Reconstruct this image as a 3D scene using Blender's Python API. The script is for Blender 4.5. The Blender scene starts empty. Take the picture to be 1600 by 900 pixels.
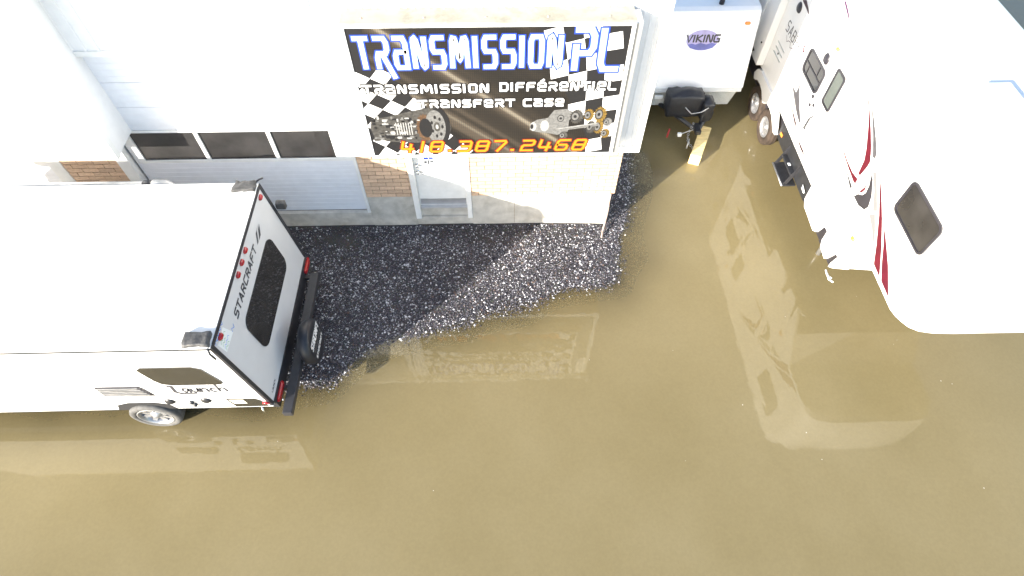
import bpy, bmesh, math, random
import numpy as np
from mathutils import Vector, Matrix, noise
random.seed(7); rng = np.random.default_rng(7)
S = bpy.context.scene; COL = S.collection

# ------------------------------------------------------------------ camera
cam_d = bpy.data.cameras.new('camera'); cam = bpy.data.objects.new('camera', cam_d); COL.objects.link(cam)
cam_d.sensor_width = 36.0; cam_d.lens = 930.0 / 1600.0 * 36.0; cam_d.clip_start = 0.05; cam_d.clip_end = 2000
r_ = Vector((0.99965889, -0.02566472, 0.00484038)); u_ = Vector((0.01850078, 0.82668097, 0.56236669)); f_ = Vector((0.01843443, 0.56208531, -0.82687379))
m_ = Matrix((r_, u_, -f_)).transposed().to_4x4(); m_.translation = Vector((0, 0, 8.795)); cam.matrix_world = m_
S.camera = cam

# ------------------------------------------------------------------ light
SUN_EL = math.radians(18.8); SUN_AX, SUN_AY = 0.746, 0.666          # horizontal travel of the light
world = bpy.data.worlds.new('World'); S.world = world; world.use_nodes = True
wn = world.node_tree; bg = wn.nodes['Background']; sky = wn.nodes.new('ShaderNodeTexSky')
sky.sky_type = 'NISHITA'; sky.sun_disc = False; sky.sun_elevation = SUN_EL
sky.sun_rotation = math.atan2(-SUN_AX, -SUN_AY) % (2 * math.pi); sky.altitude = 150; sky.dust_density = 1.5
wn.links.new(sky.outputs[0], bg.inputs[0]); bg.inputs[1].default_value = 0.15
sd = bpy.data.lights.new('sun', 'SUN'); sun = bpy.data.objects.new('sun', sd); COL.objects.link(sun)
sd.energy = 5.0; sd.angle = math.radians(0.55); sd.color = (1.0, 0.95, 0.86)
sun.rotation_euler = Vector((SUN_AX * math.cos(SUN_EL), SUN_AY * math.cos(SUN_EL), -math.sin(SUN_EL))).to_track_quat('-Z', 'Y').to_euler()
sun.location = (-20, -18, 20)
S.view_settings.view_transform = 'Standard'; S.view_settings.look = 'None'
S.view_settings.exposure = 1.4; S.view_settings.gamma = 1.0; S.view_settings.use_curve_mapping = False
S.cycles.use_denoising = True; S.cycles.max_bounces = 8; S.cycles.transparent_max_bounces = 12

# ------------------------------------------------------------------ materials
MATS = {}
def mat(name, col, rough=0.5, metal=0.0, var=0.0, scale=8.0, bump=0.0, bscale=60.0, ior=1.5, dirt=None, dscale=2.0, damt=0.3, coat=0.0, stretch=(1, 1, 1), rand=0.0):
    if name in MATS: return MATS[name]
    m = bpy.data.materials.new(name); m.use_nodes = True; nt = m.node_tree; N = nt.nodes; L = nt.links
    b = N['Principled BSDF']; b.inputs['Roughness'].default_value = rough; b.inputs['Metallic'].default_value = metal; b.inputs['IOR'].default_value = ior
    if coat: b.inputs['Coat Weight'].default_value = coat; b.inputs['Coat Roughness'].default_value = 0.06
    tc = N.new('ShaderNodeTexCoord'); mp = N.new('ShaderNodeMapping'); mp.inputs['Scale'].default_value = stretch
    L.new(tc.outputs['Object'], mp.inputs[0]); vec = mp.outputs[0]
    rgb = N.new('ShaderNodeRGB'); rgb.outputs[0].default_value = (*col, 1); cur = rgb.outputs[0]
    if var:
        n = N.new('ShaderNodeTexNoise'); n.inputs['Scale'].default_value = scale; n.inputs['Detail'].default_value = 6; L.new(vec, n.inputs['Vector'])
        mr = N.new('ShaderNodeMapRange'); mr.inputs[1].default_value = 0.3; mr.inputs[2].default_value = 0.7; mr.inputs[3].default_value = 1 - var; mr.inputs[4].default_value = 1 + var
        L.new(n.outputs[0], mr.inputs[0])
        mx = N.new('ShaderNodeMix'); mx.data_type = 'RGBA'; mx.blend_type = 'MULTIPLY'; mx.inputs[0].default_value = 1
        cb = N.new('ShaderNodeCombineColor')
        for i in range(3): L.new(mr.outputs[0], cb.inputs[i])
        L.new(cur, mx.inputs[6]); L.new(cb.outputs[0], mx.inputs[7]); cur = mx.outputs[2]
    if rand:
        oi = N.new('ShaderNodeObjectInfo'); mr = N.new('ShaderNodeMapRange'); mr.inputs[3].default_value = 1 - rand; mr.inputs[4].default_value = 1 + rand
        L.new(oi.outputs['Random'], mr.inputs[0]); hs = N.new('ShaderNodeHueSaturation'); L.new(mr.outputs[0], hs.inputs['Value']); L.new(cur, hs.inputs['Color']); cur = hs.outputs[0]
    if dirt:
        n = N.new('ShaderNodeTexNoise'); n.inputs['Scale'].default_value = dscale; n.inputs['Detail'].default_value = 8; n.inputs['Roughness'].default_value = 0.7; L.new(vec, n.inputs['Vector'])
        mr = N.new('ShaderNodeMapRange'); mr.inputs[1].default_value = 0.5; mr.inputs[2].default_value = 0.75; mr.inputs[4].default_value = damt
        L.new(n.outputs[0], mr.inputs[0]); mx = N.new('ShaderNodeMix'); mx.data_type = 'RGBA'; L.new(mr.outputs[0], mx.inputs[0]); L.new(cur, mx.inputs[6]); mx.inputs[7].default_value = (*dirt, 1); cur = mx.outputs[2]
    L.new(cur, b.inputs['Base Color'])
    if bump:
        n = N.new('ShaderNodeTexNoise'); n.inputs['Scale'].default_value = bscale; n.inputs['Detail'].default_value = 5; L.new(tc.outputs['Object'], n.inputs['Vector'])
        bp = N.new('ShaderNodeBump'); bp.inputs['Strength'].default_value = bump; bp.inputs['Distance'].default_value = 0.01; L.new(n.outputs[0], bp.inputs['Height']); L.new(bp.outputs[0], b.inputs['Normal'])
    MATS[name] = m; return m
M = dict(
 siding=mat('white_siding', (0.80, 0.81, 0.82), 0.4, var=0.03, dirt=(0.5, 0.48, 0.42), damt=0.12),
 garage=mat('garage_steel', (0.78, 0.80, 0.84), 0.42, var=0.03),
 trim=mat('white_trim', (0.78, 0.79, 0.78), 0.4, var=0.05),
 alu=mat('aluminium_trim', (0.55, 0.56, 0.58), 0.35, 0.6, var=0.08),
 concrete=mat('concrete', (0.52, 0.50, 0.455), 0.85, var=0.18, scale=5, bump=0.3, bscale=40, dirt=(0.22, 0.19, 0.13), dscale=1.6, damt=0.6),
 brick=mat('buff_brick', (0.60, 0.43, 0.30), 0.85, var=0.1, scale=30, bump=0.4, bscale=90, rand=0.13),
 mortar=mat('mortar', (0.28, 0.23, 0.17), 0.9, var=0.15, scale=20),
 darkglass=mat('dark_glass', (0.035, 0.033, 0.032), 0.04, ior=1.55, var=0.3, scale=2.5),
 tint=mat('tinted_glass', (0.02, 0.02, 0.02), 0.03, ior=2.3, var=0.2, scale=3),
 paleglass=mat('frosted_glass', (0.11, 0.125, 0.115), 0.25, var=0.08, scale=3),
 gap=mat('dark_gap', (0.02, 0.02, 0.022), 0.7),
 fibre=mat('white_fibreglass', (0.82, 0.82, 0.81), 0.16, var=0.02, scale=3, dirt=(0.55, 0.52, 0.45), dscale=1.2, damt=0.06),
 roofm=mat('white_roof_membrane', (0.80, 0.80, 0.78), 0.6, var=0.03, scale=2, dirt=(0.5, 0.47, 0.4), dscale=1.5, damt=0.12),
 rear=mat('shade_grey_rear_panel', (0.62, 0.63, 0.64), 0.4, var=0.03, scale=3),  # white rear wall, its shade put into the colour as grey
 blacktrim=mat('black_trim', (0.03, 0.03, 0.034), 0.45, var=0.2),
 plastic=mat('black_plastic', (0.025, 0.026, 0.03), 0.4, var=0.25, scale=10),
 vinyl=mat('black_vinyl', (0.02, 0.021, 0.026), 0.42, var=0.2, scale=12, bump=0.25, bscale=25),
 rubber=mat('tyre_rubber', (0.035, 0.033, 0.032), 0.8, var=0.3, scale=14, bump=0.3, bscale=120),
 greytyre=mat('dusty_grey_tyre', (0.10, 0.098, 0.095), 0.75, var=0.3, scale=14, bump=0.3, bscale=120),
 mudrubber=mat('muddy_tyre', (0.045, 0.031, 0.022), 0.85, var=0.45, scale=9, bump=0.3, bscale=100),
 chrome=mat('chrome', (0.75, 0.76, 0.78), 0.12, 1.0, var=0.1),
 alloy=mat('alloy_rim', (0.42, 0.42, 0.43), 0.3, 0.6, var=0.12, scale=12),
 vikwhite=mat('bright_white_panel', (0.90, 0.90, 0.90), 0.25, var=0.015),
 steel=mat('galvanised_steel', (0.45, 0.45, 0.45), 0.4, 0.8, var=0.2),
 bag=mat('grey_vinyl_bag', (0.062, 0.061, 0.06), 0.55, var=0.35, scale=18, bump=0.6, bscale=30),
 redlens=mat('red_lens', (0.42, 0.015, 0.02), 0.15, coat=0.6, var=0.15, scale=40),
 amber=mat('amber_lens', (0.85, 0.28, 0.05), 0.2, coat=0.5),
 print_black=mat('print_black', (0.016, 0.016, 0.018), 0.35),
 print_white=mat('print_white', (0.80, 0.80, 0.80), 0.35),
 print_ice=mat('print_ice', (0.22, 0.34, 0.72), 0.35),
 print_blue=mat('print_blue', (0.02, 0.05, 0.34), 0.35),
 print_orange=mat('print_orange', (0.62, 0.20, 0.012), 0.35),
 print_maroon=mat('print_maroon', (0.16, 0.02, 0.015), 0.35),
 print_grey=mat('print_grey', (0.055, 0.053, 0.05), 0.35, var=0.4, scale=25),
 print_silver=mat('print_silver', (0.14, 0.14, 0.138), 0.35, var=0.3, scale=30),
 print_gold=mat('print_gold', (0.15, 0.095, 0.025), 0.35, var=0.45, scale=30),
 print_pale=mat('print_pale', (0.30, 0.30, 0.295), 0.35, var=0.2, scale=30),
 print_copper=mat('print_copper', (0.085, 0.05, 0.03), 0.35, var=0.4, scale=30),
 d_grey=mat('decal_grey', (0.085, 0.082, 0.09), 0.3, var=0.15), d_charcoal=mat('decal_charcoal', (0.035, 0.033, 0.04), 0.3, var=0.2, scale=4),
 d_silver=mat('decal_silver', (0.20, 0.20, 0.205), 0.3), d_red=mat('decal_red', (0.105, 0.009, 0.020), 0.3, var=0.15),
 d_crimson=mat('decal_crimson', (0.10, 0.008, 0.022), 0.3, var=0.2), d_maroon=mat('decal_maroon', (0.035, 0.006, 0.014), 0.3), d_purple=mat('decal_purple', (0.09, 0.03, 0.085), 0.3),
 ink=mat('dark_ink', (0.05, 0.05, 0.06), 0.4), blue_ink=mat('blue_marker', (0.08, 0.25, 0.7), 0.5), green_ink=mat('green_marker', (0.15, 0.4, 0.2), 0.5),
 paper=mat('paper', (0.78, 0.82, 0.82), 0.7), wood=mat('yellow_plank', (0.80, 0.64, 0.31), 0.6, var=0.2, scale=6, stretch=(1, 6, 6), dirt=(0.45, 0.28, 0.10), dscale=5, damt=0.5),
 lilac=mat('logo_lilac', (0.42, 0.37, 0.62), 0.35, var=0.15), violet=mat('logo_violet', (0.12, 0.13, 0.40), 0.35, var=0.2),
 skirt=mat('ribbed_grey_panel', (0.55, 0.56, 0.54), 0.45, var=0.05), rust=mat('rusty_pipe', (0.42, 0.34, 0.30), 0.7, var=0.4, scale=12, dirt=(0.2, 0.08, 0.04), dscale=6, damt=0.8),
 beige=mat('beige_hatch', (0.60, 0.57, 0.47), 0.5), redpaint=mat('red_paint', (0.4, 0.03, 0.03), 0.5),
 ledge=mat('weathered_ledge', (0.33, 0.315, 0.26), 0.6, var=0.1, scale=6, dirt=(0.10, 0.09, 0.06), dscale=4, damt=0.5),
)

# ------------------------------------------------------------------ mesh helpers
def link(name, me, m, parent=None):
    o = bpy.data.objects.new(name, me); COL.objects.link(o)
    if m is not None: me.materials.append(m if not isinstance(m, str) else M[m])
    if parent is not None: o.parent = parent
    return o
def tag(o, label=None, cat=None, kind=None, group=None):
    if label: o['label'] = label
    if cat: o['category'] = cat
    if kind: o['kind'] = kind
    if group: o['group'] = group
    return o
def empty(name, loc, label, cat):
    o = bpy.data.objects.new(name, None); COL.objects.link(o); o.empty_display_size = 0.2
    tag(o, label, cat); ORG[o.name] = Vector(loc); o.location = loc; return o
ORG = {}
class MB:
    """collects shapes in world coordinates; build() links them as one mesh under a parent"""
    def __init__(s): s.v = []; s.f = []; s.sm = []
    def add(s, v, f, smooth=False):
        o = len(s.v); s.v += [tuple(q) for q in v]; s.f += [tuple(i + o for i in q) for q in f]; s.sm += [smooth] * len(f); return s
    def box(s, x0, x1, y0, y1, z0, z1, c=0.0):
        if c <= 0:
            v = [(x, y, z) for x in (x0, x1) for y in (y0, y1) for z in (z0, z1)]
            return s.add(v, [(0, 1, 3, 2), (4, 6, 7, 5), (0, 4, 5, 1), (2, 3, 7, 6), (0, 2, 6, 4), (1, 5, 7, 3)])
        bm = bmesh.new(); bmesh.ops.create_cube(bm, size=1)
        for w in bm.verts: w.co = Vector(((x0 + x1) / 2 + w.co.x * (x1 - x0), (y0 + y1) / 2 + w.co.y * (y1 - y0), (z0 + z1) / 2 + w.co.z * (z1 - z0)))
        bmesh.ops.bevel(bm, geom=bm.edges[:], offset=c, segments=2, affect='EDGES', profile=0.5)
        return s.bm(bm)
    def bm(s, bm, smooth=False):
        bm.verts.index_update(); s.add([w.co for w in bm.verts], [[w.index for w in f.verts] for f in bm.faces], smooth); bm.free(); return s
    def prism(s, pts, ext):
        """planar polygon pts (3D) extruded by vector ext"""
        n = len(pts); e = Vector(ext); a = [Vector(q) for q in pts]; b = [q + e for q in a]
        return s.add(a + b, [tuple(range(n))[::-1], tuple(range(n, 2 * n))] + [(i, (i + 1) % n, n + (i + 1) % n, n + i) for i in range(n)])
    def tube(s, pts, r, seg=10, caps=True):
        P = [Vector(q) for q in pts]; rr = r if isinstance(r, (list, tuple)) else [r] * len(P); v = []; f = []
        up = None
        for i, q in enumerate(P):
            d = (P[min(i + 1, len(P) - 1)] - P[max(i - 1, 0)]).normalized()
            if up is None: up = Vector((0, 0, 1)) if abs(d.z) < 0.9 else Vector((1, 0, 0))
            a = d.cross(up).normalized(); b = a.cross(d).normalized(); up = b
            for k in range(seg):
                t = 2 * math.pi * k / seg; v.append(q + (a * math.cos(t) + b * math.sin(t)) * rr[i])
        for i in range(len(P) - 1):
            for k in range(seg): f.append((i * seg + k, i * seg + (k + 1) % seg, (i + 1) * seg + (k + 1) % seg, (i + 1) * seg + k))
        if caps: f.append(tuple(range(seg))[::-1]); f.append(tuple(range((len(P) - 1) * seg, len(P) * seg)))
        return s.add(v, f, True)
    def lathe(s, prof, c, ax, seg=40, closed=False):
        """prof: (radius, along) pairs, turned about axis ax through c"""
        c = Vector(c); ax = Vector(ax).normalized(); t0 = Vector((0, 0, 1)) if abs(ax.z) < 0.9 else Vector((1, 0, 0))
        a = ax.cross(t0).normalized(); b = ax.cross(a); v = []; f = []; n = len(prof)
        for k in range(seg):
            t = 2 * math.pi * k / seg; d = a * math.cos(t) + b * math.sin(t)
            v += [c + d * q[0] + ax * q[1] for q in prof]
        for k in range(seg):
            k2 = (k + 1) % seg
            for i in range(n - 1 + (1 if closed else 0)): j = (i + 1) % n; f.append((k * n + i, k2 * n + i, k2 * n + j, k * n + j))
        return s.add(v, f, True)
    def build(s, name, m, parent=None, label=None, kind=None):
        me = bpy.data.meshes.new(name); o0 = ORG.get(parent.name, Vector()) if parent else Vector()
        if parent and parent.parent: o0 = ORG.get(parent.parent.name, Vector())
        me.from_pydata([(a - o0.x, b - o0.y, c - o0.z) for a, b, c in s.v], [], s.f)
        me.polygons.foreach_set('use_smooth', s.sm); me.update()
        bm = bmesh.new(); bm.from_mesh(me); bmesh.ops.recalc_face_normals(bm, faces=bm.faces); bm.to_mesh(me); bm.free()
        o = link(name, me, m, parent); tag(o, label=label, kind=kind); return o

# --- flat artwork: 2D polygons laid on a plane
class Plane2:
    def __init__(s, o, ux, uy): s.o = Vector(o); s.ux = Vector(ux).normalized(); s.uy = Vector(uy).normalized(); s.n = s.ux.cross(s.uy)
    def p(s, x, y, d=0.0): return s.o + s.ux * x + s.uy * y + s.n * d
def flat(mb, pl, polys, d):
    for q in polys: mb.add([pl.p(x, y, d) for x, y in q], [tuple(range(len(q)))])
    return mb
def flat_part(name, pl, polys, d, m, parent, label=None):
    mb = MB(); flat(mb, pl, polys, d); me = bpy.data.meshes.new(name)
    o0 = ORG.get(parent.name, Vector()) if not parent.parent else ORG.get(parent.parent.name, Vector())
    me.from_pydata([tuple(Vector(q) - o0) for q in mb.v], [], mb.f); me.update()
    o = link(name, me, m, parent); tag(o, label=label); return o
def ribbon(pts, w, ext=0.0):
    """thick line as quads joined with mitres (one polygon strip)"""
    P = [Vector(q) for q in pts]; n = len(P)
    if ext and (P[0] - P[-1]).length > 1e-6:
        P[0] = P[0] + (P[0] - P[1]).normalized() * ext; P[-1] = P[-1] + (P[-1] - P[-2]).normalized() * ext
    A = []; B = []; closed = (P[0] - P[-1]).length < 1e-6
    for i in range(n):
        if closed and i in (0, n - 1): d0 = (P[-1] - P[-2]).normalized(); d1 = (P[1] - P[0]).normalized()
        else:
            d0 = (P[i] - P[i - 1]).normalized() if i else (P[1] - P[0]).normalized(); d1 = (P[i + 1] - P[i]).normalized() if i < n - 1 else d0
        t = (d0 + d1); t = t.normalized() if t.length > 1e-6 else d0
        nn = Vector((-t.y, t.x)); k = max(0.72, nn.dot(Vector((-d0.y, d0.x)))); A.append(P[i] + nn * (w / 2 / k)); B.append(P[i] - nn * (w / 2 / k))
    return [[tuple(A[i]), tuple(B[i]), tuple(B[i + 1]), tuple(A[i + 1])] for i in range(n - 1)]
G = {
 'T': [[(-.12, 1), (1.05, 1)], [(.5, 1), (.5, 0)]],
 'R': [[(0, 1), (.82, 1), (1, .86), (1, .62), (.82, .5), (.18, .5), (.04, .36), (.04, 0)], [(.5, .5), (1.02, -.02)]],
 'A': [[(0, 1), (.82, 1), (1, .82), (1, 0), (.14, 0), (0, .12), (0, .42), (.14, .54), (1, .54)]],
 'N': [[(0, 0), (0, .86), (.06, .97), (.16, 1), (.28, .92), (.72, .08), (.84, 0), (.94, .03), (1, .14), (1, 1)]],
 'S': [[(1, 1), (.16, 1), (0, .88), (0, .64), (.14, .53), (.86, .53), (1, .4), (1, .12), (.84, 0), (0, 0)]],
 'M': [[(0, 0), (.06, .88), (.13, .98), (.22, .97), (.30, .84), (.45, .30), (.5, .24), (.55, .30), (.70, .84), (.78, .97), (.87, .98), (.94, .88), (1, 0)]],
 'I': [[(0, 1), (0, 0)]],
 'O': [[(.14, 1), (.86, 1), (1, .86), (1, .14), (.86, 0), (.14, 0), (0, .14), (0, .86), (.14, 1)]],
 'P': [[(0, 1), (.8, 1), (1, .84), (1, .56), (.82, .42), (.2, .42)], [(.04, .62), (.04, 0)]],
 'L': [[(0, 1), (0, .16), (.16, 0), (1, 0)]],
 'D': [[(0, 0), (0, 1), (.78, 1), (1, .8), (1, .2), (.78, 0), (0, 0)]],
 'F': [[(1, 1), (.16, 1), (0, .84), (0, 0)], [(0, .5), (.85, .5)]],
 'E': [[(0, .5), (1, .5), (1, .84), (.84, 1), (.16, 1), (0, .84), (0, .16), (.16, 0), (1, 0)]],
 'É': [[(0, .5), (1, .5), (1, .84), (.84, 1), (.16, 1), (0, .84), (0, .16), (.16, 0), (1, 0)], [(.4, 1.22), (.7, 1.42)]],
 'C': [[(1, 1), (.16, 1), (0, .84), (0, .16), (.16, 0), (1, 0)]],
 '4': [[(0, 1), (0, .38), (.1, .3), (1, .3)], [(.78, .72), (.78, 0)]], '1': [[(.5, 1), (.5, 0)]],
 '8': [[(.14, 1), (.86, 1), (1, .88), (1, .12), (.86, 0), (.14, 0), (0, .12), (0, .88), (.14, 1)], [(0, .51), (1, .51)]],
 '3': [[(0, 1), (.86, 1), (1, .86), (1, .14), (.86, 0), (0, 0)], [(.25, .51), (1, .51)]],
 '7': [[(0, 1), (.9, 1), (1, .86), (.45, 0)]], '.': [[(.42, .06), (.58, .06)]],
 '2': [[(0, 1), (.86, 1), (1, .88), (1, .64), (.86, .53), (.14, .53), (0, .4), (0, 0), (1, 0)]],
 '6': [[(1, 1), (.16, 1), (0, .84), (0, .12), (.14, 0), (.86, 0), (1, .14), (1, .4), (.86, .53), (.1, .53)]],
 'a': [[(0, 0), (.46, 1), (.54, 1), (1, 0)], [(.22, .32), (.78, .32)]], 'r': [[(0, 0), (0, 1), (.8, 1), (1, .85), (1, .62), (.8, .5), (0, .5)], [(.55, .5), (1, 0)]], 'e': [[(1, 1), (0, 1), (0, 0), (1, 0)], [(0, .5), (.85, .5)]],
 'V': [[(0, 1), (.5, 0), (1, 1)]], 'K': [[(0, 1), (0, 0)], [(.95, 1), (.06, .5), (1, 0)]], 'G': [[(1, 1), (.16, 1), (0, .84), (0, .16), (.16, 0), (1, 0), (1, .45), (.55, .45)]],
 'B': [[(0, 0), (0, 1), (.8, 1), (.95, .85), (.95, .65), (.8, .53), (0, .53)], [(.8, .53), (1, .38), (1, .14), (.85, 0), (0, 0)]],
 'H': [[(0, 1), (0, 0)], [(1, 1), (1, 0)], [(0, .5), (1, .5)]], 'X': [[(0, 1), (1, 0)], [(0, 0), (1, 1)]], 'U': [[(0, 1), (0, .14), (.14, 0), (.86, 0), (1, .14), (1, 1)]],
}
NARROW = {'I': .12, '1': .5, '.': .45, ' ': .7, 'M': 1.45}
def word(txt, x0, x1, y0, h, w, gap=0.32, shear=0.0, ext=0.0):
    """list of strokes (polylines) of a word fitted between x0 and x1"""
    ws = [NARROW.get(c, 1.0) for c in txt]; tot = sum(ws) + gap * (len(txt) - 1); k = (x1 - x0) / tot; out = []; x = x0
    for c, cw in zip(txt, ws):
        for st in G.get(c, []):
            out.append([(x + (px if cw >= .9 or c in '1.' else 0) * (cw if c != 'I' else 0) * k + shear * py * h, y0 + py * h) for px, py in st])
        x += (cw + gap) * k
    return out
def text_part(name, pl, strokes, w, d, m, parent, ext=0.0, label=None):
    mb = MB()
    for i, st in enumerate(strokes): flat(mb, pl, ribbon(st, w, ext), d + 0.00012 * (i % 5))
    me = bpy.data.meshes.new(name); o0 = ORG.get(parent.name, Vector()) if not parent.parent else ORG.get(parent.parent.name, Vector())
    me.from_pydata([tuple(Vector(q) - o0) for q in mb.v], [], mb.f); me.update(); o = link(name, me, m, parent); tag(o, label=label); return o
def disc(cx, cy, rx, ry=None, n=28, a0=0.0): ry = ry or rx; return [(cx + rx * math.cos(a0 + 2 * math.pi * i / n), cy + ry * math.sin(a0 + 2 * math.pi * i / n)) for i in range(n)]
def gear(cx, cy, r, t=14, dep=.12, sq=1.0):
    o = []
    for i in range(t * 4):
        rr = r if (i % 4) in (0, 1) else r * (1 - dep); a = 2 * math.pi * i / (t * 4); o.append((cx + rr * math.cos(a) * sq, cy + rr * math.sin(a)))
    return o
def rrect(x0, x1, y0, y1, r, n=5, sl=0.0):
    o = []
    for cx, cy, a in ((x1 - r, y1 - r, 0), (x0 + r, y1 - r, 90), (x0 + r, y0 + r, 180), (x1 - r, y0 + r, 270)):
        for i in range(n + 1): t = math.radians(a + 90 * i / n); px, py = cx + r * math.cos(t), cy + r * math.sin(t); o.append((px + sl * (py - y0), py))
    return o

# ------------------------------------------------------------------ ground, water, gravel
ZW = -0.10
SHORE = np.array([(-14, 4.5), (-6, 4.2), (-3.9, 4.15), (-3.29, 4.22), (-2.79, 4.36), (-2.41, 4.68), (-1.8, 5.08), (-0.93, 5.34), (0.19, 5.75), (1.36, 6.05), (2.0, 6.25), (2.3, 6.8), (2.48, 7.6), (2.62, 8.5), (2.7, 9.5), (2.75, 14.0)])
def shore_dist(x, y):
    """signed distance to the waterline, positive on land"""
    d = np.full(x.shape, 1e9)
    for (ax, ay), (bx, by) in zip(SHORE[:-1], SHORE[1:]):
        t = np.clip(((x - ax) * (bx - ax) + (y - ay) * (by - ay)) / ((bx - ax) ** 2 + (by - ay) ** 2), 0, 1)
        d = np.minimum(d, np.hypot(x - ax - t * (bx - ax), y - ay - t * (by - ay)))
    poly = np.vstack([SHORE, [(2.75, 16), (-14, 16)]]); ins = np.zeros(x.shape, bool); j = len(poly) - 1
    for i in range(len(poly)):
        xi, yi = poly[i]; xj, yj = poly[j]
        c = ((yi > y) != (yj > y)) & (x < (xj - xi) * (y - yi) / (yj - yi + 1e-12) + xi); ins ^= c; j = i
    return np.where(ins, d, -d)
WAVES = [(rng.uniform(.8, 5.5), rng.uniform(0, 6.28), rng.uniform(0, 6.28)) for _ in range(26)]
def wob(x, y):
    s = np.zeros_like(x)
    for k, a, ph in WAVES: s += np.sin(k * (x * math.cos(a) + y * math.sin(a)) * 1.6 + ph) / (0.6 + k * .5)
    return s / 5.0
def ground_z(x, y):
    d = shore_dist(x, y); n = wob(x, y)
    o = np.minimum(np.maximum(-d, 0), 4.0)
    h = np.where(d > 0, 0.10 * (1 - np.exp(-np.maximum(d, 0) / .9)), -(.050 * o + .030 * o * o))
    return ZW + h + 0.016 * n * np.exp(-np.abs(d) / 1.6)
def axis(lo, hi, step, far):
    a = list(np.arange(lo, hi + 1e-6, step)); g = step
    while a[-1] < far: g *= 1.5; a.append(a[-1] + g)
    g = step
    while a[0] > -far: g *= 1.5; a.insert(0, a[0] - g)
    return np.array(a)
def grid_mesh(name, xs, ys, zf):
    X, Y = np.meshgrid(xs, ys); Z = zf(X, Y); n, m = X.shape
    v = np.stack([X, Y, Z], -1).reshape(-1, 3); i = np.arange(n * m).reshape(n, m)
    f = np.stack([i[:-1, :-1], i[:-1, 1:], i[1:, 1:], i[1:, :-1]], -1).reshape(-1, 4)
    me = bpy.data.meshes.new(name); me.vertices.add(len(v)); me.vertices.foreach_set('co', v.ravel().astype(np.float32))
    me.loops.add(f.size); me.loops.foreach_set('vertex_index', f.ravel().astype(np.int32)); me.polygons.add(len(f))
    me.polygons.foreach_set('loop_start', np.arange(0, f.size, 4, dtype=np.int32)); me.polygons.foreach_set('use_smooth', np.ones(len(f), bool)); me.update(); me.validate(); return me, v
def ramp(N, L, src, stops):
    r = N.new('ShaderNodeValToRGB'); e = r.color_ramp.elements
    while len(e) < len(stops): e.new(0.5)
    for q, (p, c) in zip(e, stops): q.position = p; q.color = (*c, 1)
    L.new(src, r.inputs[0]); return r
# ground
me, _ = grid_mesh('ground', axis(-10, 6, .12, 500), axis(2.5, 12, .12, 500), ground_z)
gm = bpy.data.materials.new('wet_gravel_bed'); gm.use_nodes = True; N = gm.node_tree.nodes; L = gm.node_tree.links; b = N['Principled BSDF']
tc = N.new('ShaderNodeTexCoord'); n1 = N.new('ShaderNodeTexNoise'); n1.inputs['Scale'].default_value = 1.1; n1.inputs['Detail'].default_value = 7; L.new(tc.outputs['Object'], n1.inputs['Vector'])
r1 = ramp(N, L, n1.outputs[0], [(.35, (.060, .055, .054)), (.55, (.085, .076, .070)), (.72, (.12, .10, .08))])
n2 = N.new('ShaderNodeTexVoronoi'); n2.inputs['Scale'].default_value = 70; L.new(tc.outputs['Object'], n2.inputs['Vector'])
mx = N.new('ShaderNodeMix'); mx.data_type = 'RGBA'; mx.blend_type = 'MULTIPLY'; mx.inputs[0].default_value = .6; L.new(r1.outputs[0], mx.inputs[6]); L.new(n2.outputs['Color'], mx.inputs[7]); L.new(mx.outputs[2], b.inputs['Base Color'])
b.inputs['Roughness'].default_value = .6; bp = N.new('ShaderNodeBump'); bp.inputs['Strength'].default_value = .7; bp.inputs['Distance'].default_value = .012; L.new(n2.outputs['Distance'], bp.inputs['Height']); L.new(bp.outputs[0], b.inputs['Normal'])
tag(link('ground', me, gm), kind='structure')
# water: silt makes it opaque with depth
me, wv = grid_mesh('water', axis(-7, 5, .07, 500), axis(3.0, 10, .07, 500), lambda x, y: np.full_like(x, ZW))
dep = np.maximum(ZW - ground_z(wv[:, 0].copy(), wv[:, 1].copy()), 0)
at = me.attributes.new('silt', 'FLOAT', 'POINT'); at.data.foreach_set('value', np.where(dep > 0, .24 * (1 - np.exp(-dep / .003)) + .76 * (1 - np.exp(-(dep / .036) ** 1.1)), 0).astype(np.float32))
wm = bpy.data.materials.new('muddy_water'); wm.use_nodes = True; N = wm.node_tree.nodes; L = wm.node_tree.links; N.remove(N['Principled BSDF']); out = N['Material Output']
tc = N.new('ShaderNodeTexCoord'); a = N.new('ShaderNodeAttribute'); a.attribute_name = 'silt'
n1 = N.new('ShaderNodeTexNoise'); n1.inputs['Scale'].default_value = .45; n1.inputs['Detail'].default_value = 5; n1.inputs['Roughness'].default_value = .55; L.new(tc.outputs['Object'], n1.inputs['Vector'])
r1 = ramp(N, L, n1.outputs[0], [(.3, (.198, .158, .076)), (.5, (.214, .172, .086)), (.72, (.229, .186, .097))])
n3 = N.new('ShaderNodeTexNoise'); n3.inputs['Scale'].default_value = 26; n3.inputs['Detail'].default_value = 6; L.new(tc.outputs['Object'], n3.inputs['Vector'])
mr = N.new('ShaderNodeMapRange'); mr.inputs[1].default_value = .3; mr.inputs[2].default_value = .7; mr.inputs[3].default_value = .96; mr.inputs[4].default_value = 1.04; L.new(n3.outputs[0], mr.inputs[0])
vm = N.new('ShaderNodeVectorMath'); vm.operation = 'SCALE'; L.new(r1.outputs[0], vm.inputs[0]); L.new(mr.outputs[0], vm.inputs['Scale'])
df = N.new('ShaderNodeBsdfDiffuse'); L.new(vm.outputs[0], df.inputs[0])
tr = N.new('ShaderNodeBsdfTransparent'); tr.inputs[0].default_value = (.86, .88, .70, 1)
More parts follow.
